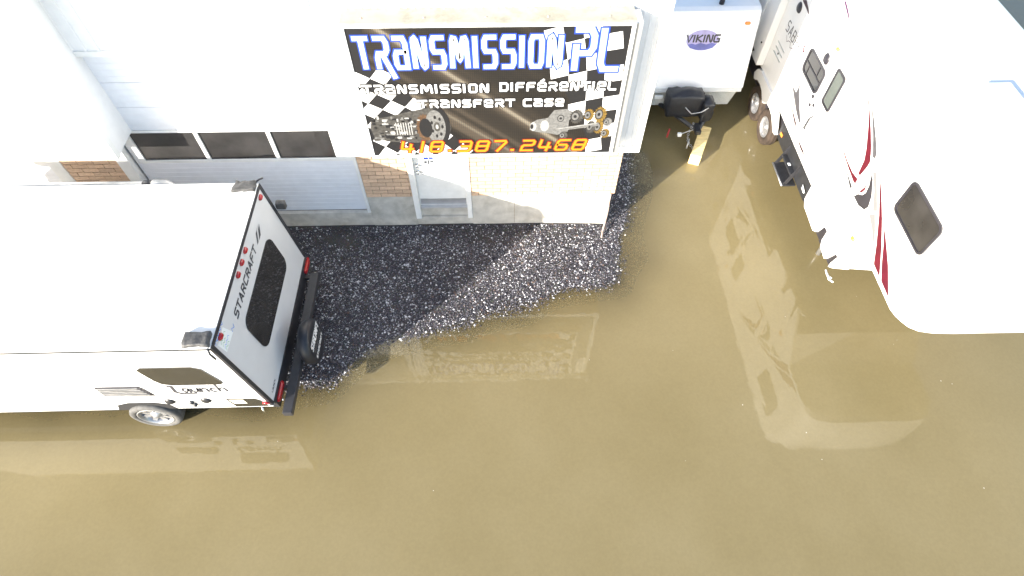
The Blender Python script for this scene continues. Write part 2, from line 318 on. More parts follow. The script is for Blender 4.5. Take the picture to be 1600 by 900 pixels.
ms = N.new('ShaderNodeMixShader'); L.new(a.outputs['Fac'], ms.inputs[0]); L.new(tr.outputs[0], ms.inputs[1]); L.new(df.outputs[0], ms.inputs[2])
gl = N.new('ShaderNodeBsdfGlossy'); gl.inputs['Roughness'].default_value = .004; gl.inputs[0].default_value = (1, 1, 1, 1)
fr = N.new('ShaderNodeFresnel'); fr.inputs[0].default_value = 1.40
n4 = N.new('ShaderNodeTexNoise'); n4.inputs['Scale'].default_value = 2.6; n4.inputs['Detail'].default_value = 3; n4.inputs['Roughness'].default_value = .5; L.new(tc.outputs['Object'], n4.inputs['Vector'])
bp = N.new('ShaderNodeBump'); bp.inputs['Strength'].default_value = .05; bp.inputs['Distance'].default_value = .05; L.new(n4.outputs[0], bp.inputs['Height']); L.new(bp.outputs[0], gl.inputs['Normal'])
ms2 = N.new('ShaderNodeMixShader'); L.new(fr.outputs[0], ms2.inputs[0]); L.new(ms.outputs[0], ms2.inputs[1]); L.new(gl.outputs[0], ms2.inputs[2]); L.new(ms2.outputs[0], out.inputs[0])
tag(link('water', me, wm), kind='structure')
# gravel stones
def gravel():
    n = 230000
    x = rng.uniform(-4.6, 3.2, n); y = rng.uniform(3.7, 9.8, n); d = shore_dist(x, y)
    keep = (d > -1.0) & ~((y > 7.47) & (x < 2.06)) & ~((x < -3.6) & (y < 6))
    keep &= rng.uniform(0, 1, n) < np.clip(1.1 + 0.35 * wob(x * 2.2, y * 2.2), .35, 1)
    mud = np.exp(-((x + 3.0) ** 2 / .45 + (y - 7.15) ** 2 / .10)) + .75 * np.exp(-((x + .35) ** 2 / .35 + (y - 7.2) ** 2 / .05)) + .5 * np.exp(-((x - 1.2) ** 2 / .2 + (y - 7.25) ** 2 / .03))
    keep &= rng.uniform(0, 1, n) > .93 * np.clip(mud + .25 * wob(x * 5, y * 5) * (mud > .15), 0, 1)
    x, y = x[keep], y[keep]; n = len(x); z = ground_z(x, y)
    r = np.clip(rng.lognormal(math.log(.0096), .42, n), .0045, .025)
    base = np.array([(1, 0, 0), (-1, 0, 0), (0, 1, 0), (0, -1, 0), (0, 0, 1), (0, 0, -1)], float)
    fac = np.array([(0, 2, 4), (2, 1, 4), (1, 3, 4), (3, 0, 4), (2, 0, 5), (1, 2, 5), (3, 1, 5), (0, 3, 5)])
    sc = rng.uniform(.55, 1.35, (n, 6, 1)); an = rng.uniform(0, 6.28, n); fl = rng.uniform(.45, .8, n)
    P = base[None] * sc * r[:, None, None] + rng.normal(0, .16, (n, 6, 3)) * r[:, None, None]
    P[:, :, 2] *= fl[:, None]; ca, sa = np.cos(an)[:, None], np.sin(an)[:, None]
    X = P[:, :, 0] * ca - P[:, :, 1] * sa + x[:, None]; Y = P[:, :, 0] * sa + P[:, :, 1] * ca + y[:, None]; Z = P[:, :, 2] + (z + r * .25)[:, None]
    v = np.stack([X, Y, Z], -1).reshape(-1, 3); f = (fac[None] + (np.arange(n) * 6)[:, None, None]).reshape(-1, 3)
    me = bpy.data.meshes.new('gravel'); me.vertices.add(len(v)); me.vertices.foreach_set('co', v.ravel().astype(np.float32)); me.loops.add(f.size); me.loops.foreach_set('vertex_index', f.ravel().astype(np.int32))
    me.polygons.add(len(f)); me.polygons.foreach_set('loop_start', np.arange(0, f.size, 3, dtype=np.int32)); me.update()
    dust = np.clip((wob(x * 1.3 + 3, y * 1.3) + .35 * wob(x * 4, y * 4)) * .9, -.6, 1.0) + 1.2 * np.exp(-((x + 2.3) ** 2 / .9 + (y - 7.0) ** 2 / .12)); tone = np.clip(rng.uniform(0, 1, n) ** (1 - .35 * np.clip(dust, -1, 1)), 0, 1); at = me.attributes.new('tone', 'FLOAT', 'POINT'); at.data.foreach_set('value', np.repeat(tone, 6).astype(np.float32))
    m = bpy.data.materials.new('gravel_stones'); m.use_nodes = True; N = m.node_tree.nodes; L = m.node_tree.links; b = N['Principled BSDF']
    a = N.new('ShaderNodeAttribute'); a.attribute_name = 'tone'
    r_ = ramp(N, L, a.outputs['Fac'], [(0, (.024, .023, .031)), (.40, (.048, .046, .060)), (.64, (.092, .089, .108)), (.78, (.17, .165, .185)), (.85, (.13, .075, .05)), (.87, (.42, .42, .45)), (1, (.82, .82, .85))])
    L.new(r_.outputs[0], b.inputs['Base Color']); b.inputs['Roughness'].default_value = .38
    tag(link('gravel', me, m), 'loose dark wet gravel with white stones in front of the building', 'gravel', kind='stuff')
gravel()

def flecks():
    mb = MB()
    for i in range(34):
        x, y = random.uniform(-6, 8), random.uniform(-.5, 6)
        if shore_dist(np.array([x]), np.array([y]))[0] > -.5: continue
        r = random.uniform(.004, .010); mb.add([(x + r * random.uniform(.6, 1.3) * math.cos(k), y + r * random.uniform(.6, 1.3) * math.sin(k), ZW + .003) for k in (0, 1.2, 2.5, 3.8, 5.1)], [(0, 1, 2, 3, 4)])
    tag(mb.build('floating_flecks', 'beige'), 'tiny pale flecks drifting on the muddy water', 'debris', kind='stuff')
flecks()

# ------------------------------------------------------------------ building
YW = 7.5
B = empty('commercial_building', (0, YW, 0), 'white metal and buff brick garage building with overhead door and entrance door', 'building')
MB().box(-16, 2.03, 7.72, 15.5, -.3, 5.3).build('wall_core', 'siding', B)
for x0, x1 in ((-2.40, -1.57), (-.51, 2.06)): MB().box(x0, x1, YW, 7.72, -.4, .784, .006).build('foundation', 'concrete', B)
MB().box(-7.35, -6.32, YW, 7.72, -.4, .784, .006).build('foundation', 'concrete', B)
MB().box(-6.318, -2.402, YW + .01, 7.72, -.4, .352, .004).build('door_sill', 'concrete', B)
MB().box(-11.4, -7.352, YW + .01, 7.72, -.4, .352, .004).build('door_sill', 'concrete', B)
MB().box(-1.568, -.512, YW + .012, 7.72, -.4, .20, .004).build('foundation', 'concrete', B)
st = MB().box(-1.50, -.575, YW + .055, 7.72, .2, .45, .006).build('door_step', 'concrete', B)
for x in (.28, 1.0): MB().box(x - .004, x + .004, YW - .0015, YW + .01, 0, .78).build('foundation_joint', 'mortar', B)
# mortar beds and bricks
BRW, BRH = .267, .0922
bk = MB().box(-.1285, .1285, -.012, .08, -.0405, .0405, .004); bkme = None
def bricks(x0, x1, z0, z1, phase):
    global bkme
    wl = MB().box(x0, x1, YW + .002, 7.72, z0, z1).build('brick_wall', 'mortar', B)
    row = 0; z = z0 + .046; half = {}
    while z + .04 < z1 + .01:
        x = x0 - (BRW / 2 if (row + phase) % 2 else 0) + .005
        while x < x1 - .02:
            a, c = max(x, x0 + .002), min(x + .257, x1 + .046 if x1 > 2 else x1 - .002)
            w = c - a
            if w > .02:
                k = round(w, 3)
                if k not in half:
                    mb = MB().box(-w / 2, w / 2, -.012, .07, -.0405, .0405, .004); me = bpy.data.meshes.new('brick'); me.from_pydata(mb.v, [], mb.f); me.update(); me.materials.append(M['brick']); half[k] = me
                o = bpy.data.objects.new('brick', half[k]); COL.objects.link(o); o.parent = wl
                o.location = ((a + c) / 2, YW - YW - random.uniform(0, .004), z + random.uniform(-.0015, .0015)); o.rotation_euler = (0, random.uniform(-.004, .004), 0)
            x += BRW
        z += BRH; row += 1
bricks(-2.40, -1.57, .784, 2.35, 0)
bricks(-.51, 2.06, .784, 2.35, 1)
bricks(-7.30, -6.36, .95, 2.35, 0)
# garage doors
def groove_panel(x0, x1, z0, z1, y):
    mb = MB(); prof = [(y + .012, z0)]; z = z0 + .006
    prof.append((y, z)); n = max(1, round((z1 - z0) / .108)); s = (z1 - z0 - .012) / n
    for i in range(n):
        zz = z0 + .006 + s * (i + 1)
        prof += [(y, zz - .012), (y + .005, zz - .009), (y + .005, zz - .003), (y, zz)] if i < n - 1 else [(y, zz)]
    prof.append((y + .012, z1)); k = len(prof)
    v = [(x0, a, b) for a, b in prof] + [(x1, a, b) for a, b in prof] + [(x0, y + .045, z0), (x0, y + .045, z1), (x1, y + .045, z0), (x1, y + .045, z1)]
    f = [(i, i + 1, k + i + 1, k + i) for i in range(k - 1)] + [tuple(range(k)) + (2 * k + 1, 2 * k), tuple(range(2 * k - 1, k - 1, -1)) + (2 * k + 2, 2 * k + 3)]
    return mb.add(v, f)
def garage(x0, x1, lab):
    y = 7.585; ZS = [.362, .985, 1.60, 2.31, 2.76, 3.21, 3.66]
    base = MB().box(x0 - .02, x1 + .02, y + .05, 7.719, .35, 3.72).build('garage_door', 'gap', B, lab)
    w = x1 - x0
    for i in range(6):
        z0, z1 = ZS[i] + .002, ZS[i + 1] - .002
        if i != 2: groove_panel(x0, x1, z0, z1, y).build('door_panel', 'garage', base)
        else:
            fr = [(x0, x0 + .16), (x0 + w * .337 - .03, x0 + w * .337 + .035), (x0 + w * .655 - .03, x0 + w * .655 + .035), (x1 - .28, x1)]
            for a, c in fr: MB().box(a, c, y - .006, y + .04, z0, z1, .006).build('window_mullion', 'trim', base)
            for j in range(3):
                a, c = fr[j][1], fr[j + 1][0]
                MB().box(a, c, y - .006, y + .04, z0, z0 + .055, .005).build('window_rail', 'trim', base)
                MB().box(a, c, y - .006, y + .04, z1 - .05, z1, .005).build('window_rail', 'trim', base)
                MB().box(a, c, y + .022, y + .03, z0 + .055, z1 - .05).build('window_pane', 'darkglass', base)
    MB().box(x0, x1, y + .004, y + .04, .35, .3615).build('bottom_seal', 'blacktrim', base)
    return base
garage(-6.12, -2.47, 'white overhead garage door with a row of three dark windows')
garage(-11.2, -7.55, 'white overhead garage door further along the wall')
for x0, x1, y0 in ((-2.462, -2.402, 7.49), (-6.36, -6.16, 7.47), (-7.53, -7.302, 7.48)): MB().box(x0, x1, y0, 7.70, .36 if x1 > -6 else .1, 3.70, .008).build('door_jamb', 'trim', B)
# wall above the garage doors: ribbed steel siding
def ribbed(x0, x1, z0, z1, y, pitch, dep, wr):
    pts = []; x = x0
    while x < x1 - .001:
        a = min(x + pitch - wr, x1); pts += [(x, y), (a, y)]
        if a < x1: pts += [(a + wr * .25, y - dep), (min(a + wr * .75, x1), y - dep)]
        x += pitch
    k = len(pts); v = [(a, b, z0) for a, b in pts] + [(a, b, z1) for a, b in pts]
    return MB().add(v, [(i, i + 1, k + i + 1, k + i) for i in range(k - 1)])
ribbed(-12.5, -2.42, 3.80, 5.3, 7.50, .18, .018, .05).build('ribbed_siding', 'siding', B)
MB().box(-12.5, -2.42, 7.515, 7.719, 3.72, 5.3).build('header_wall', 'siding', B)
MB().box(-12.5, -2.42, 7.475, 7.52, 3.715, 3.80, .006).build('header_trim', 'trim', B)
# protruding fascia blocks
def fascia(x0, x1):
    yf = 6.95
    fb = MB().box(x0, x1, yf + .02, 7.62, 2.30, 5.35, .006).build('fascia', 'siding', B)
    ribbed(x0 + .10, x1 - .10, 2.42, 5.35, yf + .017, .092, .010, .03).build('ribbed_siding', 'siding', fb)
    for a, c in ((x0 - .012, x0 + .10), (x1 - .10, x1 + .012)): MB().box(a, c, yf - .012, yf + .10, 2.292, 5.36, .006).build('corner_trim', 'trim', fb)
    MB().box(x0 + .1, x1 - .1, yf - .008, yf + .06, 2.29, 2.42, .005).build('drip_trim', 'trim', fb)
fascia(-2.37, 2.19); fascia(-10.6, -5.86)
MB().box(-16, 2.3, 6.85, 15.6, 5.362, 5.45, .01).build('roof_edge', 'trim', B)
# brick wall up to the fascia is closed by the soffit; entrance door
dr = MB().box(-1.468, -.60, YW + .06, YW + .105, .482, 2.34, .004).build('entrance_door', 'trim', B, 'white steel entrance door with grey kick plate')
MB().box(-1.452, -.615, YW + .055, YW + .0598, .50, .655, .001).build('kick_plate', 'alu', dr)
for x0, x1 in ((-1.57, -1.47), (-.598, -.51)): MB().box(x0, x1, YW - .03, 7.70, .195, 2.345, .006).build('door_frame', 'trim', B)
MB().box(-1.468, -.60, YW - .005, YW + .12, .452, .479, .004).build('threshold', 'alu', B)
for z, r in ((1.35, .03), (1.51, .028)):
    k = MB().lathe([(0, -.062), (r * .8, -.06), (r, -.045), (r * .9, -.025), (r * .4, -.02), (r * .4, -.008), (r * 1.25, -.006), (r * 1.25, 0)], (-1.405, YW + .0598, z), (0, 1, 0), 20).build('door_knob' if z < 1.4 else 'deadbolt', 'chrome', dr)
MB().tube([(-1.405, YW + .01, 1.345), (-1.36, YW, 1.34), (-1.29, YW, 1.335)], .009, 8).build('door_lever', 'chrome', dr)
pd = Plane2((-1.3, YW + .0595, 1.49), (1, 0, 0), (0, 0, 1))
nt_ = flat_part('notice', pd, [[(0, 0), (.2, 0), (.2, .24), (0, .24)]], .001, 'paper', dr, 'small printed stickers beside the deadbolt')
flat_part('notice_print', pd, [[(.02, .13), (.1, .13), (.1, .2), (.02, .2)], [(.11, .14), (.18, .14), (.18, .19), (.11, .19)]], .002, 'print_blue', dr)
flat_part('notice_print', pd, [[(.085, .01), (.11, .01), (.11, .12), (.085, .12)], [(.02, .02), (.07, .02), (.07, .03), (.02, .03)], [(.02, .05), (.07, .05), (.07, .1), (.02, .1)], [(.125, .03), (.185, .03), (.185, .04), (.125, .04)], [(.125, .06), (.185, .06), (.185, .1), (.125, .1)]], .003, 'ink', dr)
# bent conduit at the corner
MB().tube([(2.03, YW - .03, .80), (2.03, YW - .035, .62), (2.035, YW - .05, .3), (2.01, YW - .1, .06), (1.95, YW - .28, -.02), (1.93, YW - .38, -.03)], .018, 8).build('conduit', 'rust', B)

# ------------------------------------------------------------------ sign
YS = 6.64; ZB, ZT, XL, XR = 2.555, 4.68, -1.87, 1.69
SG = empty('sign_board', (0, YS, ZB), 'large printed black sign with blue white lettering above the entrance door', 'sign')
MB().box(XL + .02, XR - .02, YS + .03, 6.955, ZB + .01, ZT - .004).build('cabinet', 'siding', SG)
MB().box(XL - .01, XR + .01, YS - .012, 6.95, ZT - .003, ZT + .022, .004).build('top_ledge', 'ledge', SG, 'dirt streaked white top ledge')
for a in ((XL - .008, XL + .04, ZB, ZT - .004), (XR - .04, XR + .008, ZB, ZT - .004), (XL + .041, XR - .041, ZB - .004, ZB + .038), (XL + .041, XR - .041, ZT - .044, ZT - .0045)):
    MB().box(a[0], a[1], YS - .014, YS + .06, a[2], a[3], .004).build('frame', 'trim', SG)
MB().box(XR + .009, XR + .10, YS + .02, 6.95, ZB, ZT - .02, .01).build('side_channel', 'alu', SG)
for i in range(5):
    x = XL + .25 + i * .75; MB().lathe([(0, .012), (.012, .01), (.016, 0)], (x, YS + .09, ZT + .022), (0, 0, 1), 10).build('screw', 'rust', SG)
PX0, PX1, PZ0, PZ1 = XL + .042, XR - .042, ZB + .04, ZT - .046
pm = bpy.data.materials.new('sign_print'); pm.use_nodes = True; N = pm.node_tree.nodes; L = pm.node_tree.links; b = N['Principled BSDF']; b.inputs['Roughness'].default_value = .35
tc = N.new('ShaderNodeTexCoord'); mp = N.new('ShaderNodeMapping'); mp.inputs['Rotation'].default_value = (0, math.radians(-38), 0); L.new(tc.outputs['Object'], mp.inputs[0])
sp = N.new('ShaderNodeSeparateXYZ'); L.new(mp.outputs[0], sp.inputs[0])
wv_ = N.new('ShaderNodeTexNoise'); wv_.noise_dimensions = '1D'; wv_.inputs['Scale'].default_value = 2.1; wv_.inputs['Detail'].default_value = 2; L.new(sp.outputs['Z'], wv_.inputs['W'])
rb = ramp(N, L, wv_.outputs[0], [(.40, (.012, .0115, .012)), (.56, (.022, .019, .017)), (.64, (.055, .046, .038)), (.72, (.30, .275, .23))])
vo = N.new('ShaderNodeTexVoronoi'); vo.inputs['Scale'].default_value = 36; vo.inputs['Randomness'].default_value = 0; L.new(tc.outputs['Object'], vo.inputs['Vector'])
rd = ramp(N, L, vo.outputs['Distance'], [(.15, (1.5, 1.4, 1.2)), (.40, (.9, .9, .9)), (.7, (.75, .75, .75))])
mx = N.new('ShaderNodeMix'); mx.data_type = 'RGBA'; mx.blend_type = 'MULTIPLY'; mx.inputs[0].default_value = 1; L.new(rb.outputs[0], mx.inputs[6]); L.new(rd.outputs[0], mx.inputs[7]); L.new(mx.outputs[2], b.inputs['Base Color'])
face = MB().box(PX0, PX1, YS, YS + .03, PZ0, PZ1).build('face_panel', pm, SG)
PS = Plane2((0, YS, 0), (1, 0, 0), (0, 0, 1))          # x = X, y = Z, normal towards -Y
def clip_poly(q, edges):
    for ax, lim, sgn in edges:
        o = []
        for i in range(len(q)):
            a, c = q[i], q[(i + 1) % len(q)]; da, dc = sgn * (a[ax] - lim), sgn * (c[ax] - lim)
            if da >= 0: o.append(a)
            if (da >= 0) != (dc >= 0): t = da / (da - dc); o.append((a[0] + t * (c[0] - a[0]), a[1] + t * (c[1] - a[1])))
        q = o
        if len(q) < 3: return None
    return q
def inside(pt, poly):
    x, y = pt; c = False; j = len(poly) - 1
    for i in range(len(poly)):
        if (poly[i][1] > y) != (poly[j][1] > y) and x < (poly[j][0] - poly[i][0]) * (y - poly[i][1]) / (poly[j][1] - poly[i][1]) + poly[i][0]: c = not c
        j = i
    return c
RECT = [(0, PX0 + .002, 1), (0, PX1 - .002, -1), (1, PZ0 + .002, 1), (1, PZ1 - .002, -1)]
FL = [(PX0, PZ1), (-1.62, PZ1), (-1.72, 4.15), (-1.26, 3.84), (-1.14, 3.59), (-.97, 3.45), (-.68, 3.03), (-.41, PZ0), (PX0, PZ0)]
FR = [(.52, PZ1), (.74, 4.06), (.87, 3.75), (1.07, 3.35), (1.285, 2.88), (1.45, PZ0), (PX1, PZ0), (PX1, PZ1)]
def flag(region, ang, cell, ox, oz, bend):
    wh = []; ca, sa = math.cos(ang), math.sin(ang)
    def W(i, j):
        u, v = i * cell, j * cell; v += bend * math.sin(u * 2.1 + .6); u += bend * .6 * math.sin(v * 2.6); return (ox + u * ca - v * sa, oz + u * sa + v * ca)
    for i in range(-16, 17):
        for j in range(-16, 17):
            if (i + j) % 2: continue
            q = [W(i, j), W(i + 1, j), W(i + 1, j + 1), W(i, j + 1)]; c = (sum(p[0] for p in q) / 4, sum(p[1] for p in q) / 4)
            if inside(c, region):
                q = clip_poly(q, RECT)
                if q: wh.append(q)
    return wh
flat_part('flag_ground', PS, [FL], .0015, 'print_black', face); flat_part('flag_ground', PS, [FR], .0015, 'print_black', face)
flat_part('checkered_flag', PS, flag(FL, math.radians(-38), .20, -1.6, 3.4, .07), .003, 'print_white', face, 'black and white checkered flag print')
flat_part('checkered_flag', PS, flag(FR, math.radians(8), .235, 1.2, 3.5, .06), .003, 'print_white', face, 'black and white checkered flag print')
big = word('TRANSMISSION', -1.735, .80, 4.085, .415, .06, gap=.72)
big[3] = [big[3][0], (big[3][1][0] + .045, 3.94)]                    # the R's long leg
pl_ = word('PL', .985, 1.55, 4.03, .56, .1, gap=.5)
for wd, k in ((big, 1.0), (pl_, 1.25)):
    text_part('lettering', PS, wd, .102 * k, .0050, 'print_blue', face, .034)
    text_part('lettering', PS, wd, .070 * k, .0062, 'print_ice', face, .018)
    text_part('lettering', PS, wd, .052 * k, .0074, 'print_white', face, .010)
for wd in (word('TRANSMISSION', -1.765, -.125, 3.70, .115, .02, gap=.62), word('DIFFÉRENTIEL', .045, 1.575, 3.715, .115, .02, gap=.62), word('TRANSFERT', -1.06, .22, 3.462, .105, .02, gap=.6), word('CASE', .36, .89, 3.462, .105, .02, gap=.6)):
    text_part('lettering', PS, wd, .064, .0050, 'print_black', face, .024)
    text_part('lettering', PS, wd, .031, .0065, 'print_white', face, .012)
ph = word('418.387.2468', -1.43, 1.24, 2.660, .185, .05, gap=.6, shear=.28)
# gearbox artwork, left
def art(polys, d, m): flat_part('gearbox_print', PS, polys, d, m, face)
art([[(-1.76, 3.27), (-1.55, 3.30), (-1.3, 3.37), (-1.05, 3.43), (-.86, 3.46), (-.70, 3.32), (-.66, 3.1), (-.71, 2.9), (-.82, 2.80), (-1.05, 2.82), (-1.35, 2.84), (-1.6, 2.86), (-1.77, 2.93), (-1.80, 3.1)]], .0042, 'print_grey')
art([disc(-.83, 3.12, .155, .33)], .0052, 'print_black'); art([disc(-.88, 3.12, .14, .29)], .0060, 'print_silver')
art([gear(-1.03, 3.1, .25, 20, .1, .5)], .0056, 'print_copper'); art([disc(-1.02, 3.1, .09, .17)], .0066, 'print_black')
for i in range(7): a = 2 * math.pi * i / 7; art([disc(-.86 + .075 * math.cos(a), 3.12 + .17 * math.sin(a), .018, .032, 10)], .0068, 'print_black')
art([disc(-.86, 3.12, .045, .085)], .0070, 'print_grey'); art([disc(-.86, 3.12, .02, .04)], .0078, 'print_pale')
for i in range(80):
    cx = random.uniform(-1.75, -1.10); cz = random.uniform(2.89, 3.30); w, h = random.uniform(.012, .05), random.uniform(.008, .03)
    art([rrect(cx - w, cx + w, cz - h, cz + h, min(w, h) * .6, 3)], .0046 + .00035 * (i % 8), random.choice(['print_silver', 'print_black', 'print_grey', 'print_pale', 'print_black']))
art([ [(-1.44 + .035 * i, 2.98), (-1.425 + .035 * i, 2.98), (-1.425 + .035 * i, 3.2), (-1.44 + .035 * i, 3.2)] for i in range(7)], .0079, 'print_pale')
# gear cluster, right
art([[(.46, 3.16), (.55, 3.22), (.7, 3.25), (.78, 3.38), (.95, 3.4), (1.1, 3.32), (1.0, 3.2), (1.0, 3.0), (.85, 2.94), (.7, 2.98), (.55, 3.0), (.45, 3.04)]], .0042, 'print_silver')
for cx, cz, r, mt, sq in ((1.10, 3.27, .13, 'print_grey', .75), (1.27, 3.29, .11, 'print_gold', .7), (1.43, 3.3, .14, 'print_gold', .65), (1.32, 3.08, .12, 'print_grey', .6), (1.43, 3.08, .13, 'print_gold', .6), (1.55, 3.16, .08, 'print_silver', .8), (1.54, 2.96, .09, 'print_gold', .8), (.9, 3.24, .10, 'print_silver', .8), (.94, 2.93, .08, 'print_grey', .8)):
    dd = .005 + .0003 * random.randint(0, 5); art([gear(cx, cz, r, 18, .14, sq)], dd, mt); art([disc(cx - .02, cz, r * .62 * sq, r * .62)], dd + .0004, 'print_black'); art([disc(cx - .02, cz, r * .5 * sq, r * .5)], dd + .0008, 'print_silver'); art([disc(cx - .02, cz, r * .22 * sq, r * .22)], dd + .0012, 'print_black')
art([[(.80, 3.00), (1.42, 3.10), (1.42, 3.16), (.80, 3.06)]], .0068, 'print_silver'); art([[(.82, 3.045), (1.40, 3.14), (1.40, 3.15), (.82, 3.055)]], .0072, 'print_pale')
art([disc(.5, 3.1, .045, .08)], .0060, 'print_pale'); art([disc(.48, 3.1, .022, .045)], .0066, 'print_black'); art([disc(.66, 3.11, .06, .1)], .0056, 'print_pale')
text_part('lettering', PS, ph, .068, .0085, 'print_maroon', face, .035)
text_part('lettering', PS, ph, .037, .0100, 'print_orange', face, .02)

# ------------------------------------------------------------------ wheels
def wheel(parent, c, ax, R, w, tm, rim_r, spokes=8):
    """tyre and rim; ax points to the outer side"""
    h = w / 2; tp = [(rim_r, -h * .8), (R * .86, -h), (R * .97, -h * .82), (R, -h * .55), (R * .985, -h * .3), (R, -h * .25), (R, h * .25), (R * .985, h * .3), (R, h * .55), (R * .97, h * .82), (R * .86, h), (rim_r * 1.04, h * .86), (rim_r, h * .6)]
    t = MB().lathe(tp, c, ax, 48, True).build('wheel', tm, parent)
    rp = [(rim_r * 1.02, h * .78), (rim_r * 1.0, h * .86), (rim_r * .93, h * .86), (rim_r * .9, h * .5), (rim_r * .84, h * .3)]
    MB().lathe(rp + [(rim_r * .84, -h * .5)], c, ax, 40).build('rim', 'alloy', t)
    MB().lathe([(rim_r * .86, -h * .2), (0, -h * .2)], c, ax, 30).build('brake_drum', 'gap', t)
    c = Vector(c); ax = Vector(ax).normalized(); a = ax.cross(Vector((0, 0, 1))).normalized(); b2 = ax.cross(a); sp = MB()
    for i in range(spokes):
        th = 2 * math.pi * (i + .3) / spokes; d = a * math.cos(th) + b2 * math.sin(th); e = a * -math.sin(th) + b2 * math.cos(th)
        i0, o0, ww = rim_r * .28, rim_r * .9, rim_r * .17
        sp.prism([c + d * i0 - e * ww * .8 + ax * h * .2, c + d * o0 - e * ww * .75 + ax * h * .25, c + d * o0 + e * ww * .75 + ax * h * .25, c + d * i0 + e * ww * .8 + ax * h * .2], ax * h * .28)
    sp.lathe([(rim_r * .36, h * .2), (rim_r * .36, h * .5), (rim_r * .2, h * .55), (rim_r * .17, h * .82), (0, h * .85)], c, ax, 24); sp.build('hub', 'alloy', t)
    return t

# ------------------------------------------------------------------ left trailer
TY0, TY1, TZ0, TZ1 = 3.60, 6.37, .50, 2.30; XT, XB, XF = -3.59, -3.40, -9.4
T = empty('travel_trailer', (-5.5, 5, ZW), 'white travel trailer with white rear wall coloured grey for shade, parked against the garage door', 'trailer')
body = MB().prism([(XT, TY0, TZ1), (XB, TY0, TZ0), (-8.7, TY0, TZ0), (XF, TY0, 1.0), (-9.2, TY0, 2.0), (-8.8, TY0, TZ1)], (0, TY1 - TY0, 0)).build('body', 'fibre', T)
MB().prism([(XT + .004, TY0 - .01, TZ1 + .002), (XT + .004, TY1 + .01, TZ1 + .002), (-8.78, TY1 + .01, TZ1 + .002), (-8.78, TY0 - .01, TZ1 + .002)], (0, 0, .018)).build('roof', 'roofm', T)
uxr = Vector((0, 1, 0)); uyr = Vector((XT - XB, 0, TZ1 - TZ0)).normalized()
PR = Plane2((XB, 0, TZ0), uxr, uyr); RH = math.hypot(XT - XB, TZ1 - TZ0); zz = lambda z: (z - TZ0) / (TZ1 - TZ0) * RH      # y on plane from height
rp = MB(); q = [(TY0 + .05, .03), (TY1 - .05, .03), (TY1 - .05, RH - .04), (TY0 + .05, RH - .04)]
rp.prism([PR.p(x, y, .001) for x, y in q], PR.n * .008); rear = rp.build('rear_wall', 'rear', T)
def bar(pl, x0, y0, x1, y1, w, d0, d1):
    a, c = Vector((x0, y0)), Vector((x1, y1)); t = (c - a).normalized(); n = Vector((-t.y, t.x)) * w / 2; pts = [a - n, c - n, c + n, a + n]
    return MB().prism([pl.p(p.x, p.y, d0) for p in pts], pl.n * (d1 - d0))
bar(PR, TY0 + .02, .05, TY0 + .02, RH + .01, .06, -.02, .022).build('corner_trim', 'blacktrim', T)
bar(PR, TY1 - .02, .05, TY1 - .02, RH + .01, .06, -.02, .022).build('corner_trim', 'blacktrim', T)
bar(PR, TY0 + .055, RH - .01, TY1 - .055, RH - .01, .05, -.02, .020).build('roof_trim', 'blacktrim', T)
bar(PR, TY0 + .055, -.06, TY1 - .055, -.06, .22, -.02, .025).build('lower_trim', 'blacktrim', T)
for y in (TY0 - .012, TY1 + .002):
    MB().box(-8.7, XT - .01, y, y + .010, TZ1 - .035, TZ1 - .012).build('side_trim', 'blacktrim', T)
# window on the rear wall
wq = rrect(4.24, 5.83, zz(1.05), zz(1.77), .16, 7)
MB().prism([PR.p(a, c, .0095) for a, c in wq], PR.n * .014).build('rear_window', 'darkglass', rear)
text_part('lettering', PR, word('STarCraFT', 4.25, 5.40, zz(1.94), .105, .03, gap=.55, shear=.2), .029, .011, 'ink', rear, .012)
flat_part('emblem', PR, [[(5.50, zz(1.94)), (5.56, zz(1.94)), (5.68, zz(2.055)), (5.80, zz(2.07)), (5.62, zz(2.06))], [(5.60, zz(1.93)), (5.70, zz(1.935)), (5.82, zz(2.05)), (5.72, zz(2.03))]], .011, 'ink', rear)
def marker(pl, x, y, w, h, m, parent, name='marker_light', d=.009):
    mb = MB(); q0 = rrect(x - w, x + w, y - h, y + h, min(w, h) * .95, 5); q1 = rrect(x - w * .7, x + w * .7, y - h * .7, y + h * .7, min(w, h) * .6, 5); n = len(q0)
    v = [pl.p(a, c, d) for a, c in q0] + [pl.p(a, c, d + .02) for a, c in q0] + [pl.p(a, c, d + .035) for a, c in q1]
    f = [(i, (i + 1) % n, n + (i + 1) % n, n + i) for i in range(n)] + [(n + i, n + (i + 1) % n, 2 * n + (i + 1) % n, 2 * n + i) for i in range(n)] + [tuple(range(2 * n, 3 * n))]
    mb.add(v, f); return mb.build(name, m, parent)
for y in (6.2, 5.2, 4.99, 4.78, 3.82): marker(PR, y, zz(2.2), .055, .032, 'redlens', T)
for y in (6.22, 3.86): marker(PR, y, zz(.455), .17, .045, 'redlens', T, 'tail_light', .025)
PN = [(3.70, zz(2.19)), (3.96, zz(2.20)), (4.03, zz(1.96)), (3.72, zz(1.97))]
note = flat_part('paper_note', PR, [PN], .0115, 'paper', rear, 'handwritten white paper note taped in the upper corner')
for i, (yy, m) in enumerate(((2.14, 'green_ink'), (2.09, 'green_ink'), (2.04, 'blue_ink'), (2.0, 'green_ink'))):
    text_part('handwriting', PR, [[(3.74 + .022 * k, zz(yy) + .016 * ((k * 7 + i * 3) % 3 - 1)) for k in range(10 - i % 2 * 3)]], .006, .0125, m, rear)
for x0, z0, n in ((3.68, 2.245, 14), (4.02, 1.99, 5)):
    text_part('handwriting', PR, [[(x0 + .026 * k, zz(z0) + .022 * ((k * 5) % 3 - 1)) for k in range(n)]], .010, .0125, 'blue_ink', rear)
